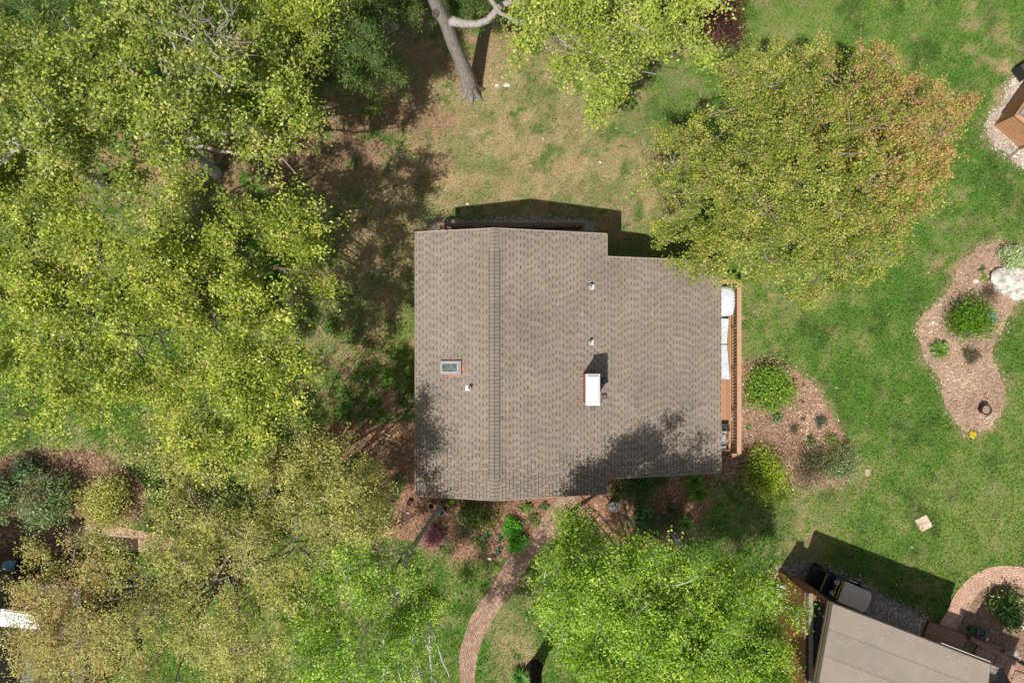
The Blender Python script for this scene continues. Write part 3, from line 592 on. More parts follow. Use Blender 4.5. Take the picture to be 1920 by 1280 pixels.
S('leafy_bush', 'mid-green bush between the pink azalea and the roof edge', 880, 955, .6, .5, 900, .09, [(.09,.17,.05),(.16,.24,.07)])
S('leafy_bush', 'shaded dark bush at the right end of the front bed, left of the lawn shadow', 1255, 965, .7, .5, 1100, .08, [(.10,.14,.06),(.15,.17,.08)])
for q_, px, py, r_ in ((0,900,1018,.55),(1,835,1025,.5),(2,1000,975,.35),(3,1160,920,.5),(4,1235,900,.5),(5,1222,1000,.6),(6,745,905,.5),(7,660,868,.6)):
    S('ground_cover', ['low green patch above the bed edge stone','low green patch under the pink azalea','green sprigs between vivid fern and brick walk','shaded low plant just right of the roof notch','shaded low plant against the right half of the south wall','green patch beside the curved birch trunk','green sprigs on the mulch above the dark weedy pot','low vinca patch farthest left in the mulch beside the house'][q_], px, py, r_, .25, 650, .075, [(.18,.30,.06),(.28,.40,.10),(.18,.15,.08)], cat='plant', woody=False, group='low plants in the front bed', nlobes=7)
S('iris_clump', 'upright green iris leaves at the foot of the blackened trunk', 975, 1265, .45, .5, 120, .02, [(.12,.3,.05),(.2,.38,.1)], spiky=True, cat='plant')
S('shade_plant', 'green shoots growing over the mulch near the dark pot', 715, 965, .6, .35, 620, .09, [(.15,.26,.05),(.24,.34,.08)], cat='plant', woody=False, nlobes=6)
mb = MB(); b_ = W(1822,815); n = 46
flakes(b_[:2] + rng.randn(n, 2)*.065, .07, .9, .08, np.array([(.8,.62,.02),(.9,.72,.05)]), mb=mb); fl = empty('daffodil_patch', b_, 'little patch of yellow flowers at the bottom tip of the island bed', 'flowers')
mb.build('petals', M['leaf'], fl); mb = MB(); flakes(b_[:2] + rng.randn(60, 2)*.12, .12, .2, .03, np.array([(.1,.25,.05)]), tilt=1.5, mb=mb); mb.build('leaf', M['leaf'], fl)

# ------------------------------------------------------------------ stones
def rock(name, label, px, py, dx, dy, dz, col, rz=0, group=None, seed=0, cat='rock', lvl=3):
    import bmesh
    bm = bmesh.new(); bmesh.ops.create_icosphere(bm, subdivisions=lvl, radius=1)
    v = np.array([q_.co[:] for q_ in bm.verts]); f = np.array([[a.index for a in q_.verts] for q_ in bm.faces]); bm.free()
    rs = np.random.RandomState(seed+3); d = rs.randn(16, 3); d /= np.linalg.norm(d, axis=1, keepdims=True); cut = (.62 if lvl < 5 else .80)+.2*rs.rand(16)
    for k in range(16):                                # facets
        t_ = v @ d[k]; v = v - np.clip(t_-cut[k], 0, 1)[:, None]*d[k]*.85
    v += (vn(v[:, 0]*5+9, v[:, 1]*5+v[:, 2]*3, 1, 2)-.5)[:, None]*v*.2 + (vn(v[:, 0]*2.2+4, v[:, 1]*2.2+v[:, 2]*2, 1, 5)-.5)[:, None]*v*(.35 if lvl > 4 else 0)
    v = v*np.array([dx, dy, dz])/2*1.15; cs, sn = math.cos(rz), math.sin(rz); v = v @ np.array([[cs, -sn, 0], [sn, cs, 0], [0, 0, 1]]).T
    B = W(px, py); B[2] = dz*.22; tone = .3 + .6*vn(v[:, 0]+px, v[:, 1], .35, 4) + .5*vn(v[:, 0], v[:, 1]+py, .13, 2) + .45*vn(v[:, 0]+v[:, 2], v[:, 1]+py, .06, 3)
    mb = MB(); mb.add(v + B, f, np.array(col)[None]*tone[:, None])
    return tag(mb.build(name, M['stone'], origin=(B[0], B[1], 0)), label, cat, group)
rock('boulder', 'big pale lichen-covered rock at the right edge of the island bed', 1898, 530, 2.1, 1.45, .6, (.52,.48,.43), -.25, seed=2, lvl=5)
for px, py, a_, b_, t_, s_ in [(725,48,.55,.45,'left one at the back of three',1),(741,52,.55,.5,'right and largest of three',2),(719,64,.35,.45,'front one of three',3)]:
    rock('boulder', 'grey garden boulder, %s by the evergreens' % t_, px, py, a_, b_, .35, (.36,.33,.31), .3*s_, 'grey boulders by the evergreens', seed=s_)
rock('stone', 'small rounded grey stone at the foot of the three boulders', 730, 64, .2, .2, .14, (.3,.28,.26), seed=8)
for px, py, s_, t_ in [(932,161,.2,'left and rounder'),(949,160,.3,'right and wider')]:
    rock('stone', 'white stone on the dry lawn near the oak trunk, the %s one' % t_, px, py, s_, s_*.7, .12, (.72,.68,.62), seed=int(px), group='white stones by the oak')
for px, py, s_, t_ in [(1762,571,.28,'pale stone left of the dense green bush, upper'),(1750,604,.24,'whitish stone near the left edge of the island bed'),(1829,527,.3,'flat pinkish stone between the bed plants and the rock'),(1817,700,.13,'tiny pale stone in the lower half of the island bed'),(1742,622,.10,'tiny stone just below the whitish one in the island bed')]:
    rock('stone', t_, px, py, s_, s_*.75, .12, (.62,.5,.42), seed=int(px), group='stones in the island bed')
rock('stone', 'round white stone on the south bed edge near the brick walk', 918, 1046, .24, .2, .16, (.75,.7,.62), seed=5)
rock('stone', 'pale pink stone in the grass right of the variegated bush', 1626, 885, .26, .36, .06, (.5,.38,.3), seed=6)
rock('stone', 'white stone at the edge of the bed by the curved walk', 1917, 1172, .3, .35, .2, (.75,.65,.6), seed=9)
mb = MB(); cc_ = W(1731, 980); mb.box((cc_[0], cc_[1], .03), (.62, .66, .06), R(28), (.58,.44,.33), taper=.97)
tag(mb.build('stepping_stone', M['stone'], origin=(cc_[0], cc_[1], 0)), 'square tan stepping stone lying alone on the lawn', 'stepping stone')

# ------------------------------------------------------------------ the house
rng = np.random.RandomState(77)
XR, ZR, SL = -0.71, 5.40, 0.28           # ridge x, ridge height, fall per metre
th = math.atan(SL); XL, XS, XE = -4.05, 4.02, 9.31
zr = lambda x: ZR - SL*abs(x - XR)
YN, YS, YN2, YS2 = 5.0, -5.98, 4.04, -5.35
WALL = (.17,.105,.07); SH = np.array([.279,.231,.190]); DASH = (.055,.038,.03)
house = empty('house', (0, 0, 0), 'brown-shingled house in the middle of the photo, with chimney and offset roof', 'house')
mb = MB()
wl = [(XL+.35, YS+.35), (XS-.3, YS+.35), (XS-.3, YS2+.35), (XE-.6, YS2+.35), (XE-.6, YN2-.35), (XS-.3, YN2-.35), (XS-.3, YN-.35), (XL+.35, YN-.35)]
def wallseg(a, b, z0, ztop):
    n = max(2, int(abs(b[0]-a[0])/.5)+2); t = np.linspace(0, 1, n); p = np.c_[a[0]+(b[0]-a[0])*t, a[1]+(b[1]-a[1])*t]
    v = np.vstack([np.c_[p, np.full(n, z0)], np.c_[p, [zr(q_)-.16 for q_ in p[:, 0]]]])
    i = np.arange(n-1); mb.add(v, np.stack([i, i+1, i+1+n, i+n], 1), WALL)
for k in range(8):                                         # split at the ridge where the gable peaks
    a, b = wl[k], wl[(k+1) % 8]
    if (a[0]-XR)*(b[0]-XR) < 0:
        wallseg(a, (XR, a[1]), 0, 0); wallseg((XR, a[1]), b, 0, 0)
    else: wallseg(a, b, 0, 0)
mb.build('wall', M['siding'], house)
def pt(side, s_, y, off=0.0):
    return (XR + side*(s_*math.cos(th) + off*math.sin(th)), y, ZR - s_*math.sin(th) + off*math.cos(th))
rb = MB()
def slab(side, s0, s1, y0, y1, t=.17):
    v = [pt(side, s0, y0), pt(side, s1, y0), pt(side, s1, y1), pt(side, s0, y1)]
    lo = [(p_[0], p_[1], p_[2]-t) for p_ in v]
    f = [(0, 1, 2, 3), (7, 6, 5, 4), (0, 4, 5, 1), (1, 5, 6, 2), (2, 6, 7, 3), (3, 7, 4, 0)]
    cols = np.array([SH*.6]*4 + [(.30,.25,.2)]*4)
    if side < 0: f = [q_[::-1] for q_ in f]
    rb.add(v + lo, np.array(f), cols)
sL = (XR-XL)/math.cos(th); sS = (XS-XR)/math.cos(th); sE = (XE-XR)/math.cos(th)
slab(-1, 0, sL, YS, YN); slab(1, 0, sS, YS, YN); slab(1, sS+.002, sE, YS2, YN2)
EXP = .1545
for side, smax in ((-1, sL), (1, sE)):
    nc = int(math.ceil(smax/EXP)); V = []; Cc = []
    for k in range(nc):
        s0 = k*EXP; s1 = min(smax+.015, s0+EXP)
        ya, yb = (YS, YN) if (side < 0 or s0 < sS-.02) else (YS2, YN2)
        y = ya - rng.rand()*.3; raised = rng.rand() < .5; base_t = 1 + (rng.rand()-.5)*.05
        while y < yb:
            wdt = (rng.uniform(.13, .2) if raised else rng.uniform(.11, .185)); a, b = max(y, ya), min(y+wdt, yb)
            if b - a > .01:
                tone = base_t*(.85+.3*(.6*vn(s0*side*.5, y*.35, .9, 3)+.4*vn(s0*side, y, .35, 5)))*(rng.uniform(.93, 1.07) if raised else rng.uniform(.90, 1.01)); up_ = .012 if raised else .006
                c = SH*tone*np.array([1, 1+rng.randn()*.012, 1+rng.randn()*.03])
                p_ = [pt(side, s0, a, .003), pt(side, s1, a, up_+.001), pt(side, s1, b, up_+.001), pt(side, s0, b, .003)]
                V += p_ if side > 0 else p_[::-1]; Cc += [c]*4
                south = np.clip((-4.0 - a)/1.5, 0, 1)
                def dash(sa, sb, a_, b_, lift=.004):
                    global V, Cc
                    e = [pt(side, sa, a_, up_+lift), pt(side, sb, a_, up_+lift), pt(side, sb, b_, up_+lift), pt(side, sa, b_, up_+lift)]
                    V += e if side > 0 else e[::-1]; Cc += [np.array(DASH)*rng.uniform(.8, 1.7)]*4
                if not raised and b-a > .06: dash(s0+.001, s0+rng.uniform(.018, .030), a+.004, b-.004, .010)
                if rng.rand() < .10 + .75*south: dash(s0+.01, s1-.01, a-.003, a+.006+.006*south)
                if rng.rand() < .55*south: dash(s0+.001, s0+.016, a, b, .010)
            y += wdt; raised = not raised
    V = np.array(V); rb.add(V, np.arange(len(V)).reshape(-1, 4), np.array(Cc))
ec = (.46,.41,.35)      # pale drip edge
for side, s_, y0, y1 in ((-1, sL, YS, YN), (1, sE, YS2, YN2), (1, sS, YN2, YN), (1, sS, YS, YS2)):
    rb.bar(pt(side, s_+.012, y0, -.03), pt(side, s_+.012, y1, -.03), .03, .07, ec)
for side, a, b, y in ((-1, 0, sL, YN), (-1, 0, sL, YS), (1, 0, sS, YN), (1, 0, sS, YS), (1, sS, sE, YN2), (1, sS, sE, YS2)):
    dy = .012 if y > 0 else -.012
    rb.bar(pt(side, a, y+dy, -.05), pt(side, b, y+dy, -.05), .03, .12, ec)
roof = rb.build('roof', M['shingle'], house)
mb = MB(); y = YS; k = 0
while y < YN-.02:
    y1 = min(y+.152, YN); raised = -5.25 < y < 4.2; o1 = .045 if raised else .018
    cw = .205; c = SH*rng.uniform(.86, 1.0); y0 = y+.012
    for side in (-1, 1):
        p_ = [pt(side, 0, y0, o1+.004*(k % 2)+.004), pt(side, cw, y0, o1), pt(side, cw, y1, o1), pt(side, 0, y1, o1+.004*(k % 2)+.004)]
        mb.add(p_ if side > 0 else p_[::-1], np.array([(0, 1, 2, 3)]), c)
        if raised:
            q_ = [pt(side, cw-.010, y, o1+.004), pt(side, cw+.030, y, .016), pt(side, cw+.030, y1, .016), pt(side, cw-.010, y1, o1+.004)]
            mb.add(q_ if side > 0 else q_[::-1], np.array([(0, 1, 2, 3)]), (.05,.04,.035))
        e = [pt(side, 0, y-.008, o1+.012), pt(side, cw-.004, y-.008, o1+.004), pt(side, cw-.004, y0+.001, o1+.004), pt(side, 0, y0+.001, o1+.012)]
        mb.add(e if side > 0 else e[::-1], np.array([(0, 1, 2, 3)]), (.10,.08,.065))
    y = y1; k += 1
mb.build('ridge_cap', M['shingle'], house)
# chimney
ch = MB(); cx0, cx1, cy0, cy1 = 2.97, 3.45, -2.07, -.90
v = np.array([(cx0, cy0), (cx1, cy0), (cx1, cy1), (cx0, cy1)]); per = [0, .48, 1.65, 2.13, 3.30]; uv = []
for k in range(4):
    a, b = v[k], v[(k+1) % 4]
    ch.add([(a[0], a[1], 3.6), (b[0], b[1], 3.6), (b[0], b[1], 5.93), (a[0], a[1], 5.93)], np.array([(0, 1, 2, 3)]))
    uv += [(per[k], 3.6), (per[k+1], 3.6), (per[k+1], 5.93), (per[k], 5.93)]
ch.uv = np.array(uv); chim = ch.build('chimney', M['chimbrick'], house)
mb = MB(); wh = (.80,.81,.82); ctr = ((cx0+cx1)/2-.01, (cy0+cy1)/2)
mb.box((*ctr, 5.95), (.56, 1.25, .05), 0, wh); mb.box((*ctr, 5.995), (.50, 1.19, .04), 0, (.62,.63,.64)); mb.box((*ctr, 6.045), (.44, 1.13, .06), 0, wh, taper=.94); mb.box((*ctr, 6.087), (.39, 1.07, .02), 0, (.86,.86,.86), taper=.97)
mb.build('chimney_cap', M['metal'], chim)
mb = MB()   # red brick dust and step flashing at the chimney foot
for k in range(9):
    yy = cy0 + .06 + k*.13; mb.box((cx0-.05, yy, zr(cx0-.05)+.035), (.10, .10, .015), 0, (.34,.30,.29) if k % 2 else (.42,.20,.16), rot=[[math.cos(th), 0, math.sin(th)], [0, 1, 0], [-math.sin(th), 0, math.cos(th)]])
mb.build('flashing', M['metal'], chim)
def roofpoint(px, py, side_guess=None):
    z = 4.5
    for _ in range(8): p_ = W(px, py, z); z = zr(p_[0])
    return W(px, py, z)
rotr = lambda side: np.array([[math.cos(th), 0, side*math.sin(th)], [0, 1, 0], [-side*math.sin(th), 0, math.cos(th)]])
for px, py in [(1107,537),(1106,641),(880,726)]:
    p_ = roofpoint(px, py); side = 1 if p_[0] > XR else -1
    mb = MB(); mb.box(p_ + np.array([side*.07, -.02, .03 - side*side*.02]), (.20, .22, .018), 0, (.66,.65,.63), rot=rotr(side)); fl = mb.build('vent_flashing', M['metal'], house)
    mb = MB(); mb.lathe((p_[0]-side*.02, p_[1], p_[2]), [(.10, 0), (.075, .05), (.062, .06), (.062, .32), (.046, .325), (.044, .16), (.001, .15)], 18, (.74,.73,.72)); mb.lathe((p_[0]-side*.02, p_[1], p_[2]), [(.085, .04), (.088, .062), (.064, .075)], 18, (.07,.07,.07))
    mb.lathe((p_[0]-side*.02, p_[1], p_[2]), [(.043, .32), (.043, .10), (.001, .10)], 14, (.03,.03,.03))
    mb.build('vent_pipe', M['metal'], fl)
for px, py in [(1133,713),(1133,742)]:
    p_ = roofpoint(px, py); mb = MB(); mb.box(p_ + np.array([0, 0, .06]), (.19, .19, .10), 0, (.09,.075,.075), rot=rotr(1), taper=.85); mb.box(p_ + np.array([-.01, -.01, .115]), (.12, .12, .02), 0, (.20,.17,.17), rot=rotr(1)); mb.box(p_+np.array([0,0,.015]), (.24,.24,.012), 0, (.12,.1,.09), rot=rotr(1))
    mb.build('roof_vent', M['metal'], house)
p_ = roofpoint(812, 723); mb = MB(); mb.box(p_ + np.array([0, 0, .022]), (.13, .22, .012), 0, (.15,.16,.18), rot=rotr(-1)); mb.build('roof_patch', M['shingle'], house)
# skylight
p_ = roofpoint(847, 689); rot = rotr(-1)
def rbox(mb, du, dv, dz, size, col, c0=p_, r_=rot): mb.box(c0 + r_ @ np.array([du, dv, dz]), size, 0, col, rot=r_)
mb = MB(); rbox(mb, .0, 0, .05, (.92, .58, .10), (.13,.11,.13)); rbox(mb, 0, .235, .12, (.90, .09, .05), (.30,.27,.31)); rbox(mb, 0, -.235, .12, (.90, .09, .05), (.30,.28,.33))
rbox(mb, .37, 0, .12, (.16, .38, .05), (.27,.23,.25)); rbox(mb, -.41, 0, .12, (.08, .38, .05), (.34,.32,.33)); sky_ = mb.build('skylight', M['metal'], house)
mb = MB(); rbox(mb, -.04, 0, .125, (.66, .38, .02), (1, 1, 1)); mb.build('pane', M['glass'], sky_)
mb = MB()
for dv in (-.185, .185): rbox(mb, -.04, dv, .152, (.68, .016, .012), (.75,.75,.77))
rbox(mb, .30, 0, .152, (.016, .38, .012), (.75,.75,.77)); rbox(mb, .43, 0, .153, (.012, .54, .012), (.6,.6,.62)); mb.build('glazing_trim', M['metal'], sky_)
mb = MB()   # orange sealant smeared round the skylight
def smear(cu, cv, su, sv, n):
    for k in range(n):
        u_, v_ = cu + rng.uniform(-1, 1)*su, cv + rng.uniform(-1, 1)*sv; a = np.linspace(0, 6.283, 8, endpoint=False); r_ = rng.uniform(.02, .05)
        q_ = np.array([p_ + rot @ np.array([u_ + r_*(1+rng.rand()*.8)*math.cos(t_), v_ + r_*.8*math.sin(t_)*(1+rng.rand()*.5), .016+.0006*k]) for t_ in a])
        mb.add(q_, [np.arange(8)[None]], np.array([.50,.19,.09])*rng.uniform(.75, 1.15))
for a_ in ((-.02, -.31, .24, .02, 40), (0, .31, .2, .01, 16), (.51, -.03, .035, .16, 24)): mb = MB(); smear(*a_); mb.build('sealant', M['plain'], house)
# leaf bits lying on the roof
mb = MB()
for k in range(90):
    y_, s_ = rng.uniform(YS2+.1, YN2-.1), rng.uniform(.3, sE-.2); q_ = np.array(pt(1, s_, y_, .03)); a = rng.rand()*6.28; L_ = rng.uniform(.02, .05)
    d_ = np.array([math.cos(a), math.sin(a), 0])*L_; e_ = np.array([-math.sin(a), math.cos(a), 0])*L_*.4
    mb.add([q_-d_, q_-e_, q_+d_, q_+e_], np.array([(0, 1, 2, 3)]), [(.3,.32,.08),(.55,.5,.42),(.3,.16,.1)][k % 3])
tag(mb.build('roof_litter', M['leaf']), 'leaf bits and petals lying on the shingles', 'leaf litter', kind='stuff')

CED = np.array([.44,.235,.13]); CED2 = np.array([.50,.30,.19])
def baluster_rail(root, a, b, zc, zb, capw, col, sp, inner_shift, posts=(), caph=.05, bal=.04):
    a = np.array(a, float); b = np.array(b, float); d = (b-a)/np.linalg.norm(b-a); nrm = np.array([-d[1], d[0]])*inner_shift
    m_ = MB(); m_.bar((*a, zc), (*b, zc), capw, caph, col); m_.build('rail_cap', M['wood'], root)
    m_ = MB(); m_.bar((*(a+nrm*.0), zc-.13), (*(b+nrm*.0), zc-.13), .04, .09, col*.9); m_.bar((*(a), zb+.12), (*(b), zb+.12), .06, .05, col); m_.build('rail_beam', M['wood'], root)
    L_ = np.linalg.norm(b-a); n = int(L_/sp); pz = (zc+zb)/2
    for k in range(n+1):
        c_ = a + d*min(k*sp, L_); big = any(abs(k*sp - q_) < sp/2 for q_ in posts); m_ = MB(); s_ = .10 if big else bal
        m_.box((*c_, pz if not big else (zc)/2), (s_, s_, zc-zb-.05 if not big else zc-.06), math.atan2(d[1], d[0]), col*rng.uniform(.8, 1.05))
        m_.build('post' if big else 'baluster', M['wood'], root)
# deck on the east side
DX = 10.42; dz = .42
deck = empty('cedar_deck', (9.9, -.8, 0), 'cedar deck with slatted railing along the right side of the house', 'deck')
mb = MB(); nbd = 9; bw = (DX-.03-9.0)/nbd
for k in range(nbd): mb.box((9.0+bw*(k+.5), -.75, dz-.02), (bw-.008, 8.0, .04), 0, CED*rng.uniform(.85, 1.12)*np.array([1, 1, 1]))
mb.build('deck_boards', M['wood'], deck)
mb = MB(); mb.box((DX+.02, -.75, .22), (.04, 8.1, .40), 0, CED*.6); mb.box((9.7, -4.77, .22), (1.4, .04, .40), 0, CED*.6); mb.box((9.7, 3.27, .22), (1.4, .04, .40), 0, CED*.6); mb.build('skirt_board', M['wood'], deck)
baluster_rail(deck, (DX+.10, -4.72), (DX+.10, 3.22), 1.38, dz-.05, .20, CED2, .15, 0, posts=(0, 1.95, 3.9, 5.85, 7.8), bal=.05)
mb = MB(); mb.bar((9.35, 3.27, 1.378), (DX-.003, 3.27, 1.378), .20, .05, CED2*.97); mb.bar((DX-.24, -4.77, 1.378), (DX-.003, -4.77, 1.378), .16, .05, CED2*.97); mb.bar((DX-.06, -4.75, .56), (DX-.06, 3.2, .56), .05, .05, CED2); mb.build('rail_return', M['wood'], deck)
# covered grill
def blob(name, root, sections, col, m_, seg=28, wob=.02):
    """sections: (z, cx, cy, hx, hy, power) -> cloth like cover"""
    m2 = MB(); a = np.linspace(0, 2*math.pi, seg, endpoint=False); V = []
    for si, (z, cx_, cy_, hx, hy, pw) in enumerate(sections):
        c_, s_ = np.cos(a), np.sin(a); r_ = (np.abs(c_)**pw + np.abs(s_)**pw)**(-1/pw)
        fold = 1 + wob*np.sin(a*7 + si*.9)*(1 - si/len(sections)) + wob*.6*rng.randn(seg)
        V.append(np.c_[cx_ + hx*c_*r_*fold, cy_ + hy*s_*r_*fold, np.full(seg, z) + rng.randn(seg)*wob*.4])
    V.append(np.array([[sections[-1][1], sections[-1][2], sections[-1][0]+.02]])); n = len(sections)
    k, i = np.meshgrid(np.arange(n-1), np.arange(seg), indexing='ij'); j = (i+1) % seg
    f = np.stack([k*seg+i, k*seg+j, (k+1)*seg+j, (k+1)*seg+i], -1).reshape(-1, 4); t = np.stack([(n-1)*seg+np.arange(seg), (n-1)*seg+(np.arange(seg)+1) % seg, np.full(seg, n*seg)], 1)
    m2.add(np.vstack(V), [f, t], col); return m2.build(name, m_, root)
gr_ = empty('covered_grill', (9.9, 2.4, dz), 'barbecue grill under a pale grey-white cover in the top corner of the deck', 'grill')
cv = blob('cover', gr_, [(dz+.05, 9.90, 2.38, .44, .70, 4), (dz+.45, 9.92, 2.38, .44, .70, 4), (dz+.80, 9.93, 2.38, .43, .68, 4), (dz+.90, 9.94, 2.40, .40, .60, 3.2), (dz+.98, 9.95, 2.44, .29, .46, 2.6), (dz+1.01, 9.96, 2.47, .15, .3, 2.4)], (.66,.70,.73), M['fabric'], wob=.03)
mb = MB()
for a, b in [((9.64,1.92,1.315),(9.84,2.2,1.385)),((9.62,2.2,1.32),(9.86,2.32,1.40)),((9.66,2.62,1.325),(9.84,2.45,1.395)),((9.74,1.78,1.27),(9.98,1.95,1.35))]: mb.bar(a, b, .02, .012, (.60,.64,.67))
mb.build('fold', M['fabric'], cv)
for (x_, y_) in ((9.6, 1.85), (10.12, 1.85), (9.6, 2.9), (10.12, 2.9)): mb = MB(); mb.lathe((x_, y_, dz+.045), [(.001, -.045), (.04, -.045), (.045, 0), (.04, .02), (.001, .02)], 12, (.04,.04,.04)); mb.build('caster', M['rubber'], gr_)
# two patterned lounge cushions
m_pat = bpy.data.materials.new('patterned_cloth'); m_pat.use_nodes = True; t = m_pat.node_tree; b = t.nodes['Principled BSDF']; tc = t.nodes.new('ShaderNodeTexCoord')
vo = t.nodes.new('ShaderNodeTexVoronoi'); vo.feature = 'DISTANCE_TO_EDGE'; vo.inputs['Scale'].default_value = 13; vo.inputs['Randomness'].default_value = .25
cr = t.nodes.new('ShaderNodeValToRGB'); cr.color_ramp.elements[0].position = .03; cr.color_ramp.elements[0].color = (.50,.53,.58,1); cr.color_ramp.elements[1].position = .10; cr.color_ramp.elements[1].color = (.80,.81,.82,1)
t.links.new(tc.outputs['Object'], vo.inputs['Vector']); t.links.new(vo.outputs['Distance'], cr.inputs[0]); t.links.new(cr.outputs[0], b.inputs['Base Color']); b.inputs['Roughness'].default_value = .9
def lounge(label, quad_px, z):
    q_ = [W(a, b_, z) for a, b_ in quad_px]; c_ = sum(q_)/4
    root = empty('patio_lounger', (c_[0], c_[1], dz), label, 'lounger', 'lounge seats on the deck')
    mb = MB(); mb.prism(q_, z-.11, z); mb.build('cushion', m_pat, root)
    fr = [c_ + (p2-c_)*.93 for p2 in q_]
    mb = MB(); mb.prism(fr, z-.17, z-.113, (.45,.28,.18)); mb.build('frame', M['wood'], root)
    for p2 in fr:
        mb = MB(); p3 = c_ + (p2-c_)*.9; mb.box((p3[0], p3[1], (dz+z-.17)/2), (.05, .05, z-.17-dz-.001), 0, (.42,.25,.16)); mb.build('leg', M['wood'], root)
lounge('upper of two white patterned lounge cushions, below the covered grill', [(1338,596),(1366.5,597.5),(1362.5,644.5),(1338,644.5)], .85)
lounge('lower of two white patterned lounge cushions, longer than the upper', [(1338,646.5),(1363,646.5),(1368.5,711),(1338,709)], .85)
# sofa with pillows at the bottom corner of the deck
sf = empty('outdoor_sofa', (9.7, -4.15, dz), 'wooden outdoor sofa with white seat cushions at the bottom end of the deck', 'sofa')
mb = MB(); mb.box((9.62, -4.15, dz+.15), (1.16, .86, .10), 0, CED2*.95); mb.box((10.22, -4.15, dz+.3), (.06, .86, .36), 0, CED2); mb.box((9.62, -4.60, dz+.3), (1.2, .05, .55), 0, CED2); mb.build('frame', M['wood'], sf)
mb = MB(); mb.box((9.58, -4.10, dz+.25), (1.12, .74, .10), 0, (.66,.63,.62), taper=.96); mb.build('seat_cushion', M['fabric'], sf)
mb = MB(); mb.box((9.56, -4.47, dz+.42), (1.05, .12, .30), 0, (.74,.72,.72), taper=.93); mb.build('back_cushion', M['fabric'], sf)
for x_, y_ in ((9.1, -3.8), (10.15, -3.8), (9.1, -4.5), (10.15, -4.5)):
    mb = MB(); mb.box((x_, y_, dz+.05), (.06, .06, .098), 0, CED2*.8); mb.build('leg', M['wood'], sf)
def pillow(label, c_, rz, tilt, col):
    mb = MB(); n = 9; g_ = np.linspace(-1, 1, n); X_, Y_ = np.meshgrid(g_, g_, indexing='ij'); h_ = .065*((1-X_**4)*(1-Y_**4))**.5; pin = 1-.08*(X_**2*Y_**2)
    top = np.c_[(X_*.23*pin).ravel(), (Y_*.23*pin).ravel(), h_.ravel()]; bot = top*np.array([1, 1, -1]); i, j = np.meshgrid(np.arange(n-1), np.arange(n-1), indexing='ij')
    f = np.stack([i*n+j, (i+1)*n+j, (i+1)*n+j+1, i*n+j+1], -1).reshape(-1, 4); v = np.vstack([top, bot]); f = np.vstack([f, f[:, ::-1]+n*n])
    Rt = np.array([[math.cos(rz), -math.sin(rz), 0], [math.sin(rz), math.cos(rz), 0], [0, 0, 1]]) @ np.array([[1, 0, 0], [0, math.cos(tilt), -math.sin(tilt)], [0, math.sin(tilt), math.cos(tilt)]])
    mb.add(v @ Rt.T + np.array(c_), f, col); tag(mb.build('pillow', M['fabric'], smooth=True, origin=c_), label, 'pillow')
pillow('grey-beige throw pillow lying diagonally on the sofa seat', (9.93, -4.12, dz+.40), R(27), .15, (.50,.46,.42))
pillow('off-white throw pillow above the diagonal one on the sofa', (9.72, -3.86, dz+.37), R(5), -.1, (.62,.59,.54))
# black box added to stand for the dark gap beside the sofa
mb = MB(); mb.box((9.70, -3.52, dz+.16), (1.05, .26, .32), 0, (.035,.03,.028)); mb.box((9.70, -3.52, dz+.33), (1.07, .28, .025), 0, (.05,.045,.04))
tag(mb.build('dark_gap_box', M['plain'], origin=(9.70, -3.52, dz)), 'black box added to stand for the dark gap at the head of the deck sofa', 'dark gap')

# deck on the north side
nd = empty('balcony_deck', (0, 5.5, 0), 'brown-railed back deck peeking out beyond the top gable', 'deck')
mb = MB()
for k in range(10): mb.box((-.05, 4.72+.12*k, .40), (6.8, .112, .04), 0, np.array([.30,.25,.20])*rng.uniform(.85, 1.1))
mb.build('deck_boards', M['wood'], nd)
mb = MB(); mb.box((-.05, 5.93, .2), (6.9, .04, .40), 0, (.12,.08,.05)); mb.build('skirt_board', M['wood'], nd)
baluster_rail(nd, (-3.46, 5.93), (3.36, 5.93), 1.3, .42, .13, np.array([.24,.15,.09]), .14, 0, posts=(0, 2.24, 4.48, 6.72))
mb = MB(); mb.bar((-3.40, 5.0, 1.298), (-3.40, 5.86, 1.298), .12, .05, (.22,.14,.09)); mb.bar((3.30, 5.0, 1.298), (3.30, 5.86, 1.298), .12, .05, (.24,.15,.09)); mb.build('rail_return', M['wood'], nd)

# ------------------------------------------------------------------ pots and small garden things
def pot(name, label, px, py, r, h, col, rim, fill=(.10,.06,.04), group=None, cat='pot', m_='plain'):
    B = W(px, py); root = empty(name, B, label, cat, group)
    mb = MB(); mb.lathe(B, [(.001, .002), (r*.72, .002), (r*.95, h*.9), (r, h*.9), (r*1.02, h), (r*.88, h), (r*.85, h*.7), (.001, h*.72)], 26, col); mb.build('pot_body', M[m_], root, smooth=False)
    mb = MB(); mb.lathe(B, [(r*1.04, h*.93), (r*1.06, h*1.03), (r*.87, h*1.03), (r*.86, h*.95)], 26, rim); mb.build('rim', M[m_], root)
    mb = MB(); mb.lathe(B, [(r*.85, h*.85), (r*.5, h*.88), (.001, h*.9)], 18, fill); mb.build('soil', M['chip'], root)
pot('flower_pot', 'empty dark pot with a pale ring rim beside the leaning birch trunk', 810, 946, .155, .3, (.06,.045,.04), (.52,.42,.36), (.04,.025,.02))
pot('flower_pot', 'blue-black pot with grey rim on the right of the leaning birch trunk', 829, 958, .15, .28, (.05,.06,.09), (.42,.42,.44), (.05,.05,.07))
pot('flower_pot', 'small terracotta pot of dark soil under the roof corner', 768, 941, .13, .25, (.20,.09,.06), (.16,.09,.07), (.06,.035,.03))
pot('flower_pot', 'dark pot with green weeds, farthest left of the pots', 739, 933, .17, .3, (.05,.04,.035), (.09,.07,.06), (.05,.035,.03))
S('potted_weed', 'green weeds sprouting from the leftmost dark pot', 742, 922, .26, .42, 260, .08, [(.14,.25,.05),(.22,.34,.08)], cat='plant', woody=False)
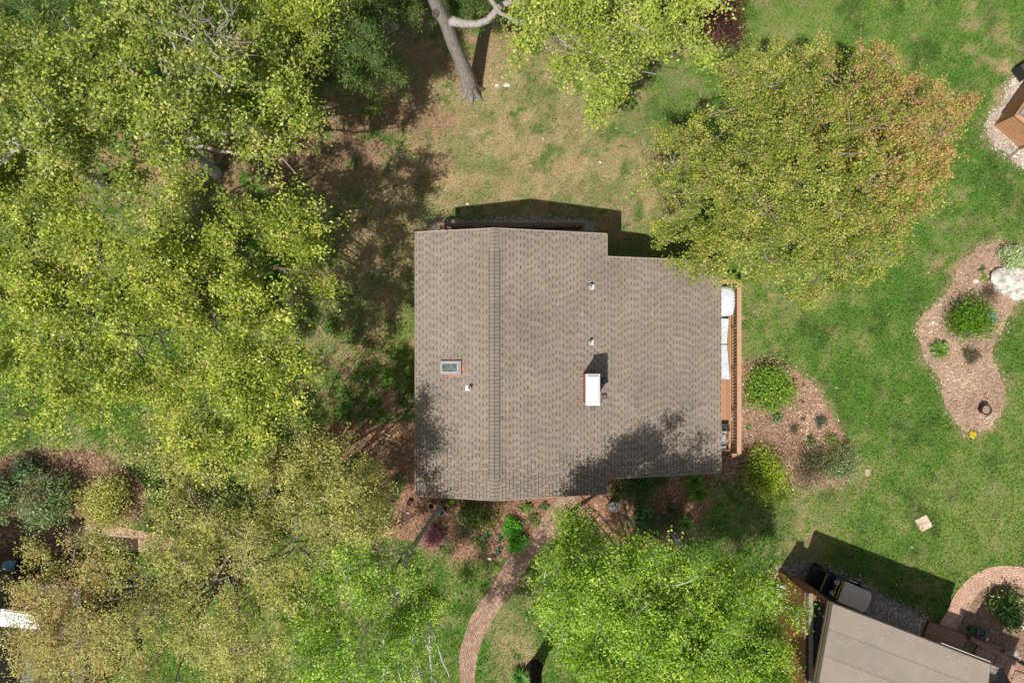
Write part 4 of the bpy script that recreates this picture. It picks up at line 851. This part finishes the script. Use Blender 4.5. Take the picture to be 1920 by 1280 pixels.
pot('barrel_planter', 'dark wooden barrel half filled with bark at the lower end of the island bed', 1839, 767, .24, .42, (.10,.055,.035), (.08,.045,.03), (.32,.23,.17), m_='wood', cat='planter')
mb = MB(); a = W(1847,783); b_ = W(1858,779); mb.tubes(np.array([a+[0,0,.06], (a+b_)/2+[0,0,.07], b_+[0,0,.05]]), np.array([.035,.035,.03]), 8, (.62,.66,.68)); tag(mb.build('downspout_pipe', M['metal'], origin=a), 'short pale grey pipe lying beside the barrel planter', 'pipe')
B = W(1853, 597); mb = MB(); mb.lathe(B, [(.16,.002),(.19,.05),(.30,.09),(.31,.12),(.27,.10),(.12,.05),(.001,.04)], 24, (.05,.16,.28)); tag(mb.build('bird_bath', M['metal'], origin=B), 'blue dish half hidden at the right of the dense green bush', 'dish')
mb = MB(); B = W(1147, 945); mb.lathe(B, [(.001,.002),(.18,.002),(.2,.1),(.12,.35),(.10,.5),(.24,.55),(.26,.6),(.22,.58),(.001,.54)], 18, (.26,.25,.24)); tag(mb.build('garden_urn', M['stone'], origin=B), 'weathered grey stone urn in the shade below the roof notch', 'urn')

# ------------------------------------------------------------------ neighbour's building, lower right
rng = np.random.RandomState(99)
nb_ = empty('neighbour_house', W(1700, 1240), 'flat-looking tan rolled roof building at the lower right corner', 'house')
e1 = np.array([.9331, -.3596, 0]); e2 = np.array([-.3596, -.9331, 0]); sl2 = .36; C0 = W(1561.5, 1131, 4.3)
def nr(u, v, off=0.0): return C0 + e1*u + e2*v + np.array([0, 0, sl2*v + off])
LEN, DEP = 7.1, 5.2; TAN = np.array([.36,.303,.25])
mb = MB(); vs4 = [nr(0, 0), nr(LEN, 0), nr(LEN, DEP), nr(0, DEP)]; lo = [p2 - np.array([0, 0, .18]) for p2 in vs4]
mb.add(vs4+lo, np.array([(3, 2, 1, 0), (4, 5, 6, 7), (0, 1, 5, 4), (1, 2, 6, 5), (2, 3, 7, 6), (3, 0, 4, 7)]), TAN*.7)
v0 = 0.0; k = 0; lanes = [.0, .99, 1.98, 2.97, 3.96, DEP]
for a, b in zip(lanes[:-1], lanes[1:]):
    tone = rng.uniform(.96, 1.04); nn = 40; us = np.linspace(.01, LEN-.01, nn); wob = rng.randn(nn)*.006
    va = np.array([nr(u_, a+w_, .006) for u_, w_ in zip(us, wob)]); vb = np.array([nr(u_, b+.02, .012) for u_ in us]); i = np.arange(nn-1)
    mb.add(np.vstack([va, vb]), np.stack([i+nn, i+1+nn, i+1, i], 1), TAN*tone)
    vc = np.array([nr(u_, b-.012+w_*.8, .0155) for u_, w_ in zip(us, wob)]); vd = np.array([nr(u_, b+.010+w_*.8, .0155) for u_, w_ in zip(us, wob)])
    if b < DEP: mb.add(np.vstack([vc, vd]), np.stack([i+nn, i+1+nn, i+1, i], 1), TAN*.62)
for _ in range(150):
    u_, v_ = rng.uniform(.1, LEN-.1), rng.uniform(.05, DEP-.1); L_ = rng.uniform(.008, .03); q_ = nr(u_, v_, .024); mb.add([q_-e1*L_, q_-e2*L_*.7, q_+e1*L_, q_+e2*L_*.7], np.array([(3, 2, 1, 0)]), (.7,.68,.62) if rng.rand() < .7 else (.12,.1,.08))
mb.build('roof', M['roll'], nb_)
mb = MB()  # walls
fp = [nr(1.3, .80), nr(LEN+.1, .80), nr(LEN+.1, DEP), nr(1.3, DEP)]
for a, b in ((0, 1), (1, 2), (2, 3), (3, 0)):
    A_, B_ = fp[a], fp[b]; mb.add([(A_[0], A_[1], 0), (B_[0], B_[1], 0), (B_[0], B_[1], B_[2]-.19), (A_[0], A_[1], A_[2]-.19)], np.array([(0, 1, 2, 3)]), (.30,.16,.09))
mb.build('wall', M['siding'], nb_)
mb = MB(); mb.bar(nr(-.07, -.03, -.06), nr(-.07, DEP, -.06), .13, .14, (.10,.085,.05)); mb.bar(nr(-.16, -.0, -.12), nr(-.16, DEP, -.12), .05, .1, (.16,.13,.075)); mb.build('fascia', M['plain'], nb_)
mb = MB(); mb.bar(nr(0, -.02, -.09), nr(LEN, -.02, -.09), .03, .13, (.12,.09,.06)); mb.bar(nr(4.9, -.09, -.05), nr(LEN+.02, -.09, -.05), .025, .06, (.65,.63,.6)); mb.bar(nr(5.0, -.05, -.08), nr(LEN+.02, -.05, -.08), .06, .03, (.05,.05,.05)); mb.build('gutter', M['metal'], nb_)
mb = MB()  # shingled strip beyond the tan panels
q4 = [W(1845,1239,2.9), W(1879,1252,2.9), W(1893,1275,3.0), W(1908,1340,3.0), W(1850,1340,3.0)]
mb.add(q4, [np.array([(4, 3, 2, 1, 0)])], (.14,.125,.11)); sA = np.array(q4[0]); sD = q4[1]-q4[0]; sD /= np.linalg.norm(sD)
for k in range(30):
    v_ = .02+k*.145; a = 0
    while a < .7:
        w_ = rng.uniform(.22, .34); b = min(a+w_, .74); mb.add([sA+sD*a_+e2*b_+np.array([0, 0, .02+.1*b_/4]) for a_, b_ in ((a+.0+v_*.10, v_+.008), (b-.015+v_*.10, v_+.008), (b-.015+v_*.10, v_+.135), (a+v_*.10, v_+.135))], np.array([(3, 2, 1, 0)]), np.array([.25,.23,.19])*rng.uniform(.8, 1.15)); a = b
mb.build('side_roof', M['shingle'], nb_)
mb = MB(); c_ = np.array([20.3,-15.6,0]) + e1*.7 + e2*.5; mb.box((c_[0], c_[1], 7.0), (1.4, 1.0, 6.0), R(-21), (.30,.16,.09)); mb.build('chimney', M['siding'], nb_)
mb = MB(); A_ = np.array([19.16,-15.08,0]); mb.prism([A_, A_+e1*3.8, A_+e1*3.8+e2*4, A_+e2*4], 4.2, 6.0, (.30,.16,.09)); mb.build('upper_storey', M['siding'], nb_)
# low wing west of it
wing = MB(); xw = 12.86; ytop = W(0, 1112, 3.2)[1]; ybot = -17.5
mb = MB(); mb.box((xw+.10, (ytop+ybot)/2, 1.55), (.20, ytop-ybot, 3.1), 0, (.26,.12,.055)); mb.build('wing_wall', M['siding'], nb_)
mb = MB(); mb.box((xw-.03, (ytop+ybot)/2, 3.07), (.06, ytop-ybot+.04, .14), 0, (.24,.12,.07)); mb.box((xw+.045, (ytop+ybot)/2, 3.12), (.085, ytop-ybot+.04, .10), 0, (.045,.05,.035)); mb.build('wing_fascia', M['plain'], nb_)
mb = MB(); y = ytop
while y > ybot:
    mb.box((xw+.20, y-.068, 3.17+rng.rand()*.004), (.19, .128, .02), 0, np.array([.34,.29,.225])*rng.uniform(.85, 1.1)); y -= .14
mb.box((xw+.2, (ytop+ybot)/2, 3.13), (.2, ytop-ybot, .05), 0, (.05,.045,.04)); mb.build('wing_coping', M['shingle'], nb_)
mb = MB(); x0_, x1_ = xw+.30, xw+1.5; z0_ = 2.25; mb.prism([(x0_, ybot), (x1_, ybot), (x1_, ytop-.75), (x0_, ytop-.28)], 0, z0_-.02, (.10,.10,.11))
y = ytop-.12
while y > ybot:
    a = x0_ + rng.rand()*.1
    while a < x1_-.1:
        w_ = rng.uniform(.12, .2)
        if y < ytop-.22-.385*(a+w_-x0_): mb.box((a+w_/2, y-.07, z0_-.015+rng.rand()*.008), (w_-.012, .128, .02), 0, np.array([.15,.15,.16])*rng.uniform(.75, 1.25))
        a += w_*rng.choice([1, 1.6])
    y -= .145
mb.build('wing_roof', M['shingle'], nb_)
c_ = W(1537, 1124, 2.9); mb = MB(); mb.box((c_[0], c_[1], 1.45), (.95, .22, 2.9), R(-21), (.30,.15,.08)); mb.build('wing_end_wall', M['siding'], nb_)
# terracotta/brown deck apron in front of the wing
mb = MB(); q_ = smooth_poly(W2([(1478,1088),(1512,1098),(1560,1122),(1545,1135),(1480,1300),(1452,1300),(1490,1180),(1486,1130),(1470,1120)]), 1); mb.prism(q_, .0, .10, (.20,.105,.06))
tag(mb.build('side_terrace', M['wood'], origin=W(1490, 1130)), 'dark brown timber terrace floor tucked against the low wing wall', 'terrace')
# landing boards at the curved walk
ld = empty('timber_landing', W(1770,1180), 'brown timber landing where the curved walk meets the neighbour wall', 'landing')
P0 = W(1740,1163); P1 = W(1811,1190); Pd = np.array([-.36,-.933,0])
mb = MB(); L_ = np.linalg.norm(P1-P0); dd_ = (P1-P0)/L_
for k in range(9):
    a = P0 + Pd*(.135*k+.07); mb.bar(a+np.array([0,0,.10]), a+dd_*L_+np.array([0,0,.10]), .126, .04, np.array([.36,.20,.13])*rng.uniform(.85, 1.1)*(1 if k not in (4, 5) else .7))
mb.build('deck_boards', M['wood'], ld)
mb = MB(); mb.bar(P0+np.array([-.03,.0,.05]), P0+Pd*1.2+np.array([-.03,0,.05]), .05, .12, (.10,.06,.04)); mb.bar(P0+np.array([0,0,.04])-Pd*.02, P1+np.array([0,0,.04])-Pd*.02, .04, .10, (.2,.11,.07)); mb.build('edge_board', M['wood'], ld)
# brick steps and retaining wall, bottom right corner
st = empty('brick_steps', W(1890,1262), 'dark red brick steps in the bottom right corner beyond the roof', 'steps')
for k in range(4):
    mb = MB(); a = W(1856+14*k, 1196+16*k+6); q_ = [a+Pd*.05, a+dd_*1.1+Pd*.05, a+dd_*1.1+Pd*1.25, a+Pd*1.25]; n0 = 0
    z1 = .10+.05*k; mb.prism([p2 - dd_*(.55 if k == 0 else 0) for p2 in q_], .0, z1); vv = np.concatenate(mb.v); mb.uv = np.c_[vv @ dd_, vv @ Pd + vv[:, 2]]; mb.build('step', M['brick'], st)
rw = empty('retaining_wall', W(1862,1212), 'low brown timber-capped retaining wall running to the bottom right corner', 'wall')
mb = MB(); a = W(1811,1190); b_ = W(1862,1218); c_ = W(1935,1262)
mb.bar((*a[:2], .15), (*b_[:2], .16), .16, .32, (.20,.11,.08)); mb.bar((*b_[:2], .155), (*c_[:2], .175), .16, .33, (.20,.11,.08)); mb.build('wall_body', M['wood'], rw)
mb = MB(); mb.bar((*a[:2], .345), (*b_[:2], .345), .22, .05, (.30,.18,.13)); mb.bar((*b_[:2], .348), (*c_[:2], .352), .22, .05, (.30,.18,.13)); mb.build('cap', M['wood'], rw)
mb = MB(); q_ = scatter(smooth_poly(W2([(1874,1222),(1908,1216),(1914,1236),(1895,1242),(1880,1236)]), 1), 420); flakes(q_, .07, .8, .03, np.array(gcol)*1.15, mb=mb, tilt=.8)
tag(mb.build('gravel_patch', M['pebble']), kind='structure')
# green hose trolley / watering can group
wc = empty('watering_can', W(1820,1180), 'dark green watering can lying on the shaded soil inside the curved walk', 'watering can'); B = W(1818,1177)
mb = MB(); mb.lathe(B, [(.001,.002),(.13,.002),(.14,.05),(.13,.24),(.10,.27),(.09,.27),(.09,.2),(.001,.18)], 20, (.02,.12,.045)); mb.build('body', M['metal'], wc)
mb = MB(); a = B+np.array([.11,0,.08]); mb.tubes(np.array([a, a+[.15,-.04,.10], a+[.28,-.08,.22]]), np.array([.03,.02,.018]), 8, (.02,.11,.04)); mb.lathe(a+np.array([.29,-.08,.22]), [(.001,0),(.05,.01),(.055,.03),(.001,.035)], 12, (.03,.13,.05)); mb.build('spout', M['metal'], wc)
mb = MB(); tt = np.linspace(0, math.pi, 9); mb.tubes(np.stack([B[0]-.02-.12*np.cos(tt), np.full(9, B[1]), .25+.14*np.sin(tt)], 1), np.full(9, .012), 6, (.1,.3,.12)); mb.build('handle', M['metal'], wc)
mb = MB(); B = W(1834,1183); mb.lathe(B, [(.001,.002),(.20,.002),(.23,.26),(.21,.26),(.19,.06),(.001,.05)], 24, (.17,.18,.19)); tag(mb.build('bucket', M['plain'], origin=B), 'grey bucket next to the green watering can', 'bucket')
mb = MB(); B = W(1830,1186); mb.tubes(np.array([B+[0,0,.25], B+[.22,-.12,.20], B+[.42,-.24,.10]]), np.full(3, .022), 7, (.04,.04,.04)); q_ = B+np.array([.46,-.26,.08]); mb.lathe(q_, [(.001,-.06),(.07,-.04),(.09,.0),(.07,.05),(.001,.07)], 14, (.62,.66,.6)); tag(mb.build('garden_trowel', M['plain'], origin=B), 'black handled garden tool with a white head beside the grey bucket', 'tool')

# ------------------------------------------------------------------ small black utility cart
cart = empty('utility_cart', W(1578,1105), 'small black utility cart with yellow dash stripes and a tan hood, parked on the gravel', 'cart', rz=0)
u = np.array([.9185,-.3953,0]); v = np.array([.3953,.9185,0]); O = W(1574,1104,.9); O[2] = 0     # u to the lower right, v to the upper right
def cp(a, b, z): return O + u*a + v*b + np.array([0, 0, z])
ang = math.atan2(u[1], u[0]); BLK = (.012,.012,.016); YEL = (.62,.46,.03)
def cbox(mb, a, b, z, d, col, taper=1.0): mb.box(cp(a, b, z), d, ang, col, taper=taper)
mb = MB(); cbox(mb, 0, 0, .34, (2.62, 1.00, .14), BLK); cbox(mb, .60, 0, .62, (1.36, .98, .42), BLK, .97); cbox(mb, -.62, 0, .44, (.8, .98, .05), (.03,.03,.03)); cbox(mb, -.18, 0, .80, (.46, 1.0, .34), (.015,.015,.018), .94); mb.build('body', M['gloss'], cart)
mb = MB(); cbox(mb, -1.12, 0, .48, (.50, .98, .06), (.02,.02,.022))
for b_ in (-.48, .48): cbox(mb, -1.12, b_, .61, (.50, .04, .22), BLK)
for a_ in (-1.36, -.90): cbox(mb, a_, 0, .61, (.04, .92, .22), BLK)
mb.build('cargo_bed', M['gloss'], cart)
mb = MB(); cbox(mb, -.62, 0, .62, (.44, .94, .16), (.02,.016,.07), .95); seat = mb.build('seat', M['gloss'], cart)
mb = MB(); cbox(mb, -.87, 0, .80, (.10, .94, .42), (.012,.012,.014), .95); mb.build('backrest', M['gloss'], cart)
mb = MB(); cbox(mb, -.87, 0, 1.02, (.035, .86, .02), (.42,.46,.06)); mb.build('backrest_stripe', M['plain'], cart)
for b_ in (.25, -.27):
    mb = MB(); mb.lathe(cp(-.31, b_, .972), [(.095, 0), (.10, .025), (.055, .03), (.045, .0)], 20, (.62,.61,.60)); mb.lathe(cp(-.31, b_, .972), [(.05, .004), (.03, .02), (.001, .022)], 14, (.10,.09,.11)); mb.build('cup_holder', M['plain'], cart)
def stripe(a0, amp, z):
    n = 26; b_ = np.linspace(.44, -.44, n); s_ = a0 - amp*np.cos(b_*math.pi*2/.52)
    p2 = np.array([cp(s, q, z) for s, q in zip(s_, b_)]); mb.tubes(p2, np.full(n, .021), 5, (.72,.52,.03))
mb = MB(); stripe(-.205, .03, .98); mb.build('dash_stripe', M['plain'], cart)
mb = MB(); stripe(-.035, .012, .98); mb.build('dash_stripe', M['plain'], cart)
ZT = .98; qt = [W(1584.5,1089.5,ZT), W(1628,1108,ZT), W(1633.5,1112,ZT), W(1634,1119,ZT), W(1630,1133,ZT), W(1624,1144,ZT), W(1618,1147,ZT), W(1570.5,1127,ZT)]
cq = sum(qt)/8; mb = MB(); mb.prism(qt, ZT-.10, ZT, (.78,.66,.55)); mb.prism([cq + (p2-cq)*.93 for p2 in qt], ZT, ZT+.018, (.80,.68,.57)); mb.build('hood', M['plain'], cart)
mb = MB(); mb.bar(cp(1.36, -.42, .5), cp(1.36, .42, .5), .06, .14, (.05,.05,.055)); mb.build('bumper', M['gloss'], cart)
for a_ in (-1.0, 1.02):
    for b_ in (-.52, .52):
        mb = MB(); c_ = cp(a_, b_, .24); m3 = MB(); prof = [(.10, -.07), (.22, -.075), (.24, -.05), (.24, .05), (.22, .075), (.10, .07)]
        a = np.linspace(0, 2*math.pi, 22, endpoint=False); V = np.array([[u*r_*math.cos(t_) + np.array([0, 0, r_*math.sin(t_)]) + v*h_ for t_ in a] for r_, h_ in prof]).reshape(-1, 3) + c_
        k, i = np.meshgrid(np.arange(5), np.arange(22), indexing='ij'); j = (i+1) % 22; f = np.stack([k*22+i, k*22+j, (k+1)*22+j, (k+1)*22+i], -1).reshape(-1, 4); m3.add(V, f, (.02,.02,.02)); wh_ = m3.build('wheel', M['rubber'], cart)
        m3 = MB(); V = np.array([[u*r_*math.cos(t_) + np.array([0, 0, r_*math.sin(t_)]) + v*h_ for t_ in a] for r_, h_ in [(.10, -.06), (.10, .06)]]).reshape(-1, 3) + c_
        m3.add(V, [np.stack([np.arange(22), (np.arange(22)+1) % 22, (np.arange(22)+1) % 22+22, np.arange(22)+22], 1), np.arange(22)[None][:, ::-1], np.arange(22)[None]+22], (.3,.3,.3)); m3.build('rim', M['metal'], wh_)
mb = MB(); mb.tubes(np.array([cp(-.75,.56,.72), cp(-.2,.60,.70), cp(.4,.60,.70), cp(1.25,.57,.66)]), np.full(4, .022), 6, (.05,.05,.06)); mb.bar(cp(.35,.57,.74), cp(.75,.57,.74), .04, .02, (.7,.7,.72)); mb.bar(cp(.95,.57,.72), cp(1.15,.57,.72), .03, .02, (.5,.5,.55)); mb.build('side_rail', M['gloss'], cart)
for b_ in (.57,):
    mb = MB(); cbox(mb, -.75, b_+.02, .80, (.12, .08, .10), BLK, .8); mb.build('mirror', M['gloss'], cart)
mb = MB(); t_ = np.linspace(0, 6.283, 17); p2 = np.array([cp(-.50+.05*math.sin(q_), .22+.14*math.cos(q_), .90+.11*math.sin(q_)) for q_ in t_]); mb.tubes(p2, np.full(17, .014), 6, (.02,.02,.02)); mb.bar(cp(-.50,.22,.90), cp(-.38,.22,.84), .03, .03, (.03,.03,.03)); mb.build('steering_wheel', M['rubber'], cart)
# slatted chair and pale rail beside the terrace
chair = empty('patio_chair', W(1470,1112), 'pale grey slatted patio chair partly under green leaves by the terrace', 'chair'); c0 = W(1468,1110,.45); ca = R(-21)
rc = np.array([math.cos(ca), math.sin(ca), 0]); rd = np.array([-math.sin(ca), math.cos(ca), 0])
mb = MB()
for k in range(6): mb.bar(c0 + rc*(-.30+.12*k) - rd*.28 + [0,0,.0], c0 + rc*(-.30+.12*k) + rd*.22 + [0,0,.04], .10, .025, (.48,.49,.52))
mb.build('seat', M['plain'], chair); mb = MB()
for k in range(6): mb.bar(c0 + rc*(-.30+.12*k) + rd*.24 + [0,0,.08], c0 + rc*(-.30+.12*k) + rd*.42 + [0,0,.55], .10, .025, (.52,.53,.56))
mb.build('backrest', M['plain'], chair)
for s_ in (-1, 1):
    mb = MB(); mb.bar(c0 + rc*.40*s_ - rd*.3 + [0,0,.2], c0 + rc*.40*s_ + rd*.3 + [0,0,.2], .07, .03, (.5,.5,.53)); mb.build('armrest', M['plain'], chair)
    for t_ in (-.25, .25):
        mb = MB(); q_ = c0 + rc*.38*s_ + rd*t_; mb.box((q_[0], q_[1], (.101+.44)/2), (.05, .05, .338), ca, (.45,.45,.48)); mb.build('leg', M['plain'], chair)
tr_ = empty('handrail', W(1475,1098), 'pale metal handrail running from the lawn corner to the cart', 'handrail')
mb = MB(); A_, B_ = W(1459,1097,.9), W(1491,1110,.9); mb.bar(A_, B_, .05, .04, (.66,.60,.52)); mb.build('rail', M['metal'], tr_)
for q_ in (A_, B_): mb = MB(); mb.box((q_[0], q_[1], .44), (.04, .04, .88), 0, (.5,.45,.4)); mb.build('post', M['metal'], tr_)
mb = MB(); A2 = W(1449,1088,.9); mb.bar(A_+[-.02,.02,-.003], A2, .03, .03, (.5,.5,.35)); mb.build('rail_end', M['metal'], tr_)
mb = MB(); A3, A4 = W(1445,1092,.9), W(1449,1083,.9); mb.bar(A3, A4, .07, .05, (.40,.5,.10)); mb.build('grip', M['plain'], tr_)

# ------------------------------------------------------------------ neighbour building, upper right
ne = empty('neighbour_building', W(1863,236), 'tan-sided building corner on pale gravel at the right edge, upper right', 'house')
k0 = W(1862.5, 236); dA = W(1925,290)-k0; dA /= np.linalg.norm(dA); dB = W(1921,153)-k0; dB /= np.linalg.norm(dB); hz = 1.5
SID = (.50,.27,.15)
def wl_(a, b, z, col, n='wall', off=0):
    mb = MB(); mb.add([(*a[:2], .0), (*b[:2], .0), (*b[:2], z), (*a[:2], z)], np.array([(0, 1, 2, 3)]), col)
    d = (b-a)[:2]; L_ = np.linalg.norm(d); nrm = np.array([d[1], -d[0], 0])/L_
    return mb
A1 = k0 + dA*1.65; mb = MB(); inn = (dB-np.dot(dB, dA)*dA); inn /= np.linalg.norm(inn)
mb.prism([k0, A1, A1+inn*.08*0+dB*6, k0+dB*6], 0, hz-.06, SID)
mb.prism([A1+inn*.35, A1+inn*.35+dA*5, A1+dA*5+dB*6, A1+dB*6], 0, hz-.2, (.46,.24,.13))
for k in range(7): mb.bar(k0-inn*.006+[0,0,.2*k+.12], A1-inn*.006+[0,0,.2*k+.12], .012, .012, (.30,.16,.09))
mb.build('wall', M['siding'], ne)
mb = MB(); mb.bar(k0-dA*.03+[0,0,hz-.03], A1+[0,0,hz-.03], .12, .07, (.48,.27,.15)); mb.bar(k0+[0,0,hz-.028], k0+dB*6+[0,0,hz-.028], .12, .07, (.36,.2,.12)); mb.build('trim', M['siding'], ne)
mb = MB(); g0 = k0 + dA*.08 + dB*.14
def nz(a, b, off=0): return g0 + dA*a + dB*b + np.array([0, 0, hz + .02 + .35*a + off])
mb.add([nz(.0, .0), nz(5, 0), nz(5, 6), nz(0, 6)], np.array([(0, 1, 2, 3)]), (.2,.19,.18)); mb.add([nz(.0, .0, -.06), nz(5, 0, -.06), nz(5, 6, -.06), nz(0, 6, -.06)], np.array([(3, 2, 1, 0)]), (.2,.19,.18))
for k in range(14):
    for j_ in range(18):
        a = k*.15; b = j_*.33 + (k % 3)*.1; mb.add([nz(a+.01, b+.01, .004), nz(a+.14, b+.01, .009), nz(a+.14, b+.32, .009), nz(a+.01, b+.32, .004)], np.array([(0, 1, 2, 3)]), np.array([.30,.29,.28])*rng.uniform(.8, 1.15))
mb.build('roof', M['shingle'], ne)
mb = MB(); D0 = A1 - inn*.06; mb.bar(D0+[0,0,.08], D0+[0,0,hz], .09, .07, (.22,.13,.09)); mb.bar(D0+[0,0,.06], D0-inn*.75+dA*-.1+[0,0,.04], .09, .07, (.26,.17,.13)); mb.build('downspout', M['metal'], ne)
mb = MB(); B = W(1917,134); mb.box((B[0], B[1], .3), (.9, .7, .6), R(35), (.03,.03,.032), taper=.93); mb.box((B[0], B[1], .62), (.86, .66, .05), R(35), (.07,.07,.07), taper=.95)
tag(mb.build('storage_bin', M['plain'], origin=B), 'dark bin at the right edge above the pale gravel', 'bin')

# ------------------------------------------------------------------ building at the left edge
lw = empty('garden_shed', W(20,1150), 'dark brown low building with grey roof at the bottom of the left edge', 'shed')
z = 3.0; mb = MB()
RP = [W(23,1091,z), W(52,1093,z), W(150,1100,z), W(160,1330,z), W(-80,1330,z), W(-30,1230,z), W(12,1172,z)]
mb.prism(RP, z-.16, z, (.16,.155,.14))
cs_ = np.array([p2[:2] for p2 in RP])
for k in range(44):
    y_ = RP[0][1]-.07 - k*.145; x_ = cs_[:, 0].min()
    while x_ < cs_[:, 0].max():
        w_ = rng.uniform(.2, .34); c_ = np.array([[x_+w_/2, y_]])
        if all(pip(cs_, np.array([x_+.02, x_+w_]), np.array([y_, y_])) ) and pip(cs_, np.array([x_+w_/2]), np.array([y_+.06]))[0]: mb.box((x_+w_/2, y_, z+.008+rng.rand()*.006), (w_-.012, .13, .012), 0, np.array([.21,.20,.175])*rng.uniform(.75, 1.15))
        x_ += w_
mb.build('roof', M['shingle'], lw)
mb = MB(); mb.prism([W(-9,1092,4.1), W(-9,1330,4.1), W(-260,1330,4.1), W(-260,1092,4.1)], 3.05, 4.1, (.16,.155,.14)); mb.build('upper_roof', M['shingle'], lw)
mb = MB(); cc2 = cs_.mean(0); mb.prism([cc2 + (q_-cc2)*.93 for q_ in cs_], 0, z-.165, (.15,.08,.045)); mb.build('wall', M['siding'], lw)
mb = MB(); Z2 = 4.0; Q = [W(1.5,1140.6,Z2), W(70,1150,Z2), W(76,1181,Z2), W(-2,1173,Z2)]; cq = sum(Q)/4
mb.prism(Q, Z2-.06, Z2, (.82,.82,.82)); mb.prism([cq+(p2-cq)*.86 for p2 in Q], Z2, Z2+.05, (.85,.85,.85)); cap = mb.build('chimney_cap', M['metal'], lw)
mb = MB(); mb.prism([cq+(p2-cq)*.88 for p2 in Q], z, Z2-.062, (.36,.33,.31)); mb.build('chimney', M['siding'], lw)
mb = MB(); Q2 = [W(12,1134,3.3), W(60,1141,3.3), W(60,1146,3.3), W(12,1139,3.3)]; mb.prism(Q2, z, 3.3, (.35,.37,.38)); mb.build('flashing', M['metal'], lw)
lt_ = empty('timber_terrace', W(0,1090), 'dark brown terrace floor under the blue barrel at the left edge', 'terrace')
mb = MB(); q_ = W2([(-130,1045),(60,1040),(150,1062),(150,1110),(-130,1110)])
y0_, y1_ = W(0,1112)[1], W(0,1042)[1]; k = y0_
while k < y1_: mb.box((-24.0, k+.06, .05), (7.6, .112, .09), R(-1.0), np.array([.16,.075,.04])*rng.uniform(.85, 1.1)); k += .12
mb.build('deck_boards', M['wood'], lt_)
bb = empty('rain_barrel', W(22,1064), 'pale blue plastic barrel lying near the left edge beside the orange-leafed maple', 'barrel'); Bc = W(22,1060,.42)
mb = MB(); prof = [(.001,-.36),(.20,-.36),(.235,-.30),(.25,-.2),(.262,0),(.25,.2),(.235,.30),(.22,.33)]; mb.lathe(Bc, prof, 26, (.20,.36,.48), axis='x'); mb.build('barrel_body', M['plain'], bb, smooth=True)
mb = MB(); mb.lathe(Bc, [(.23,.30),(.262,.305),(.262,.35),(.22,.36),(.21,.30),(.001,.29)], 26, (.03,.06,.13), axis='x'); mb.build('rim', M['plain'], bb)
for o in C.objects:
    if o.type == 'MESH': o.data.name = o.name
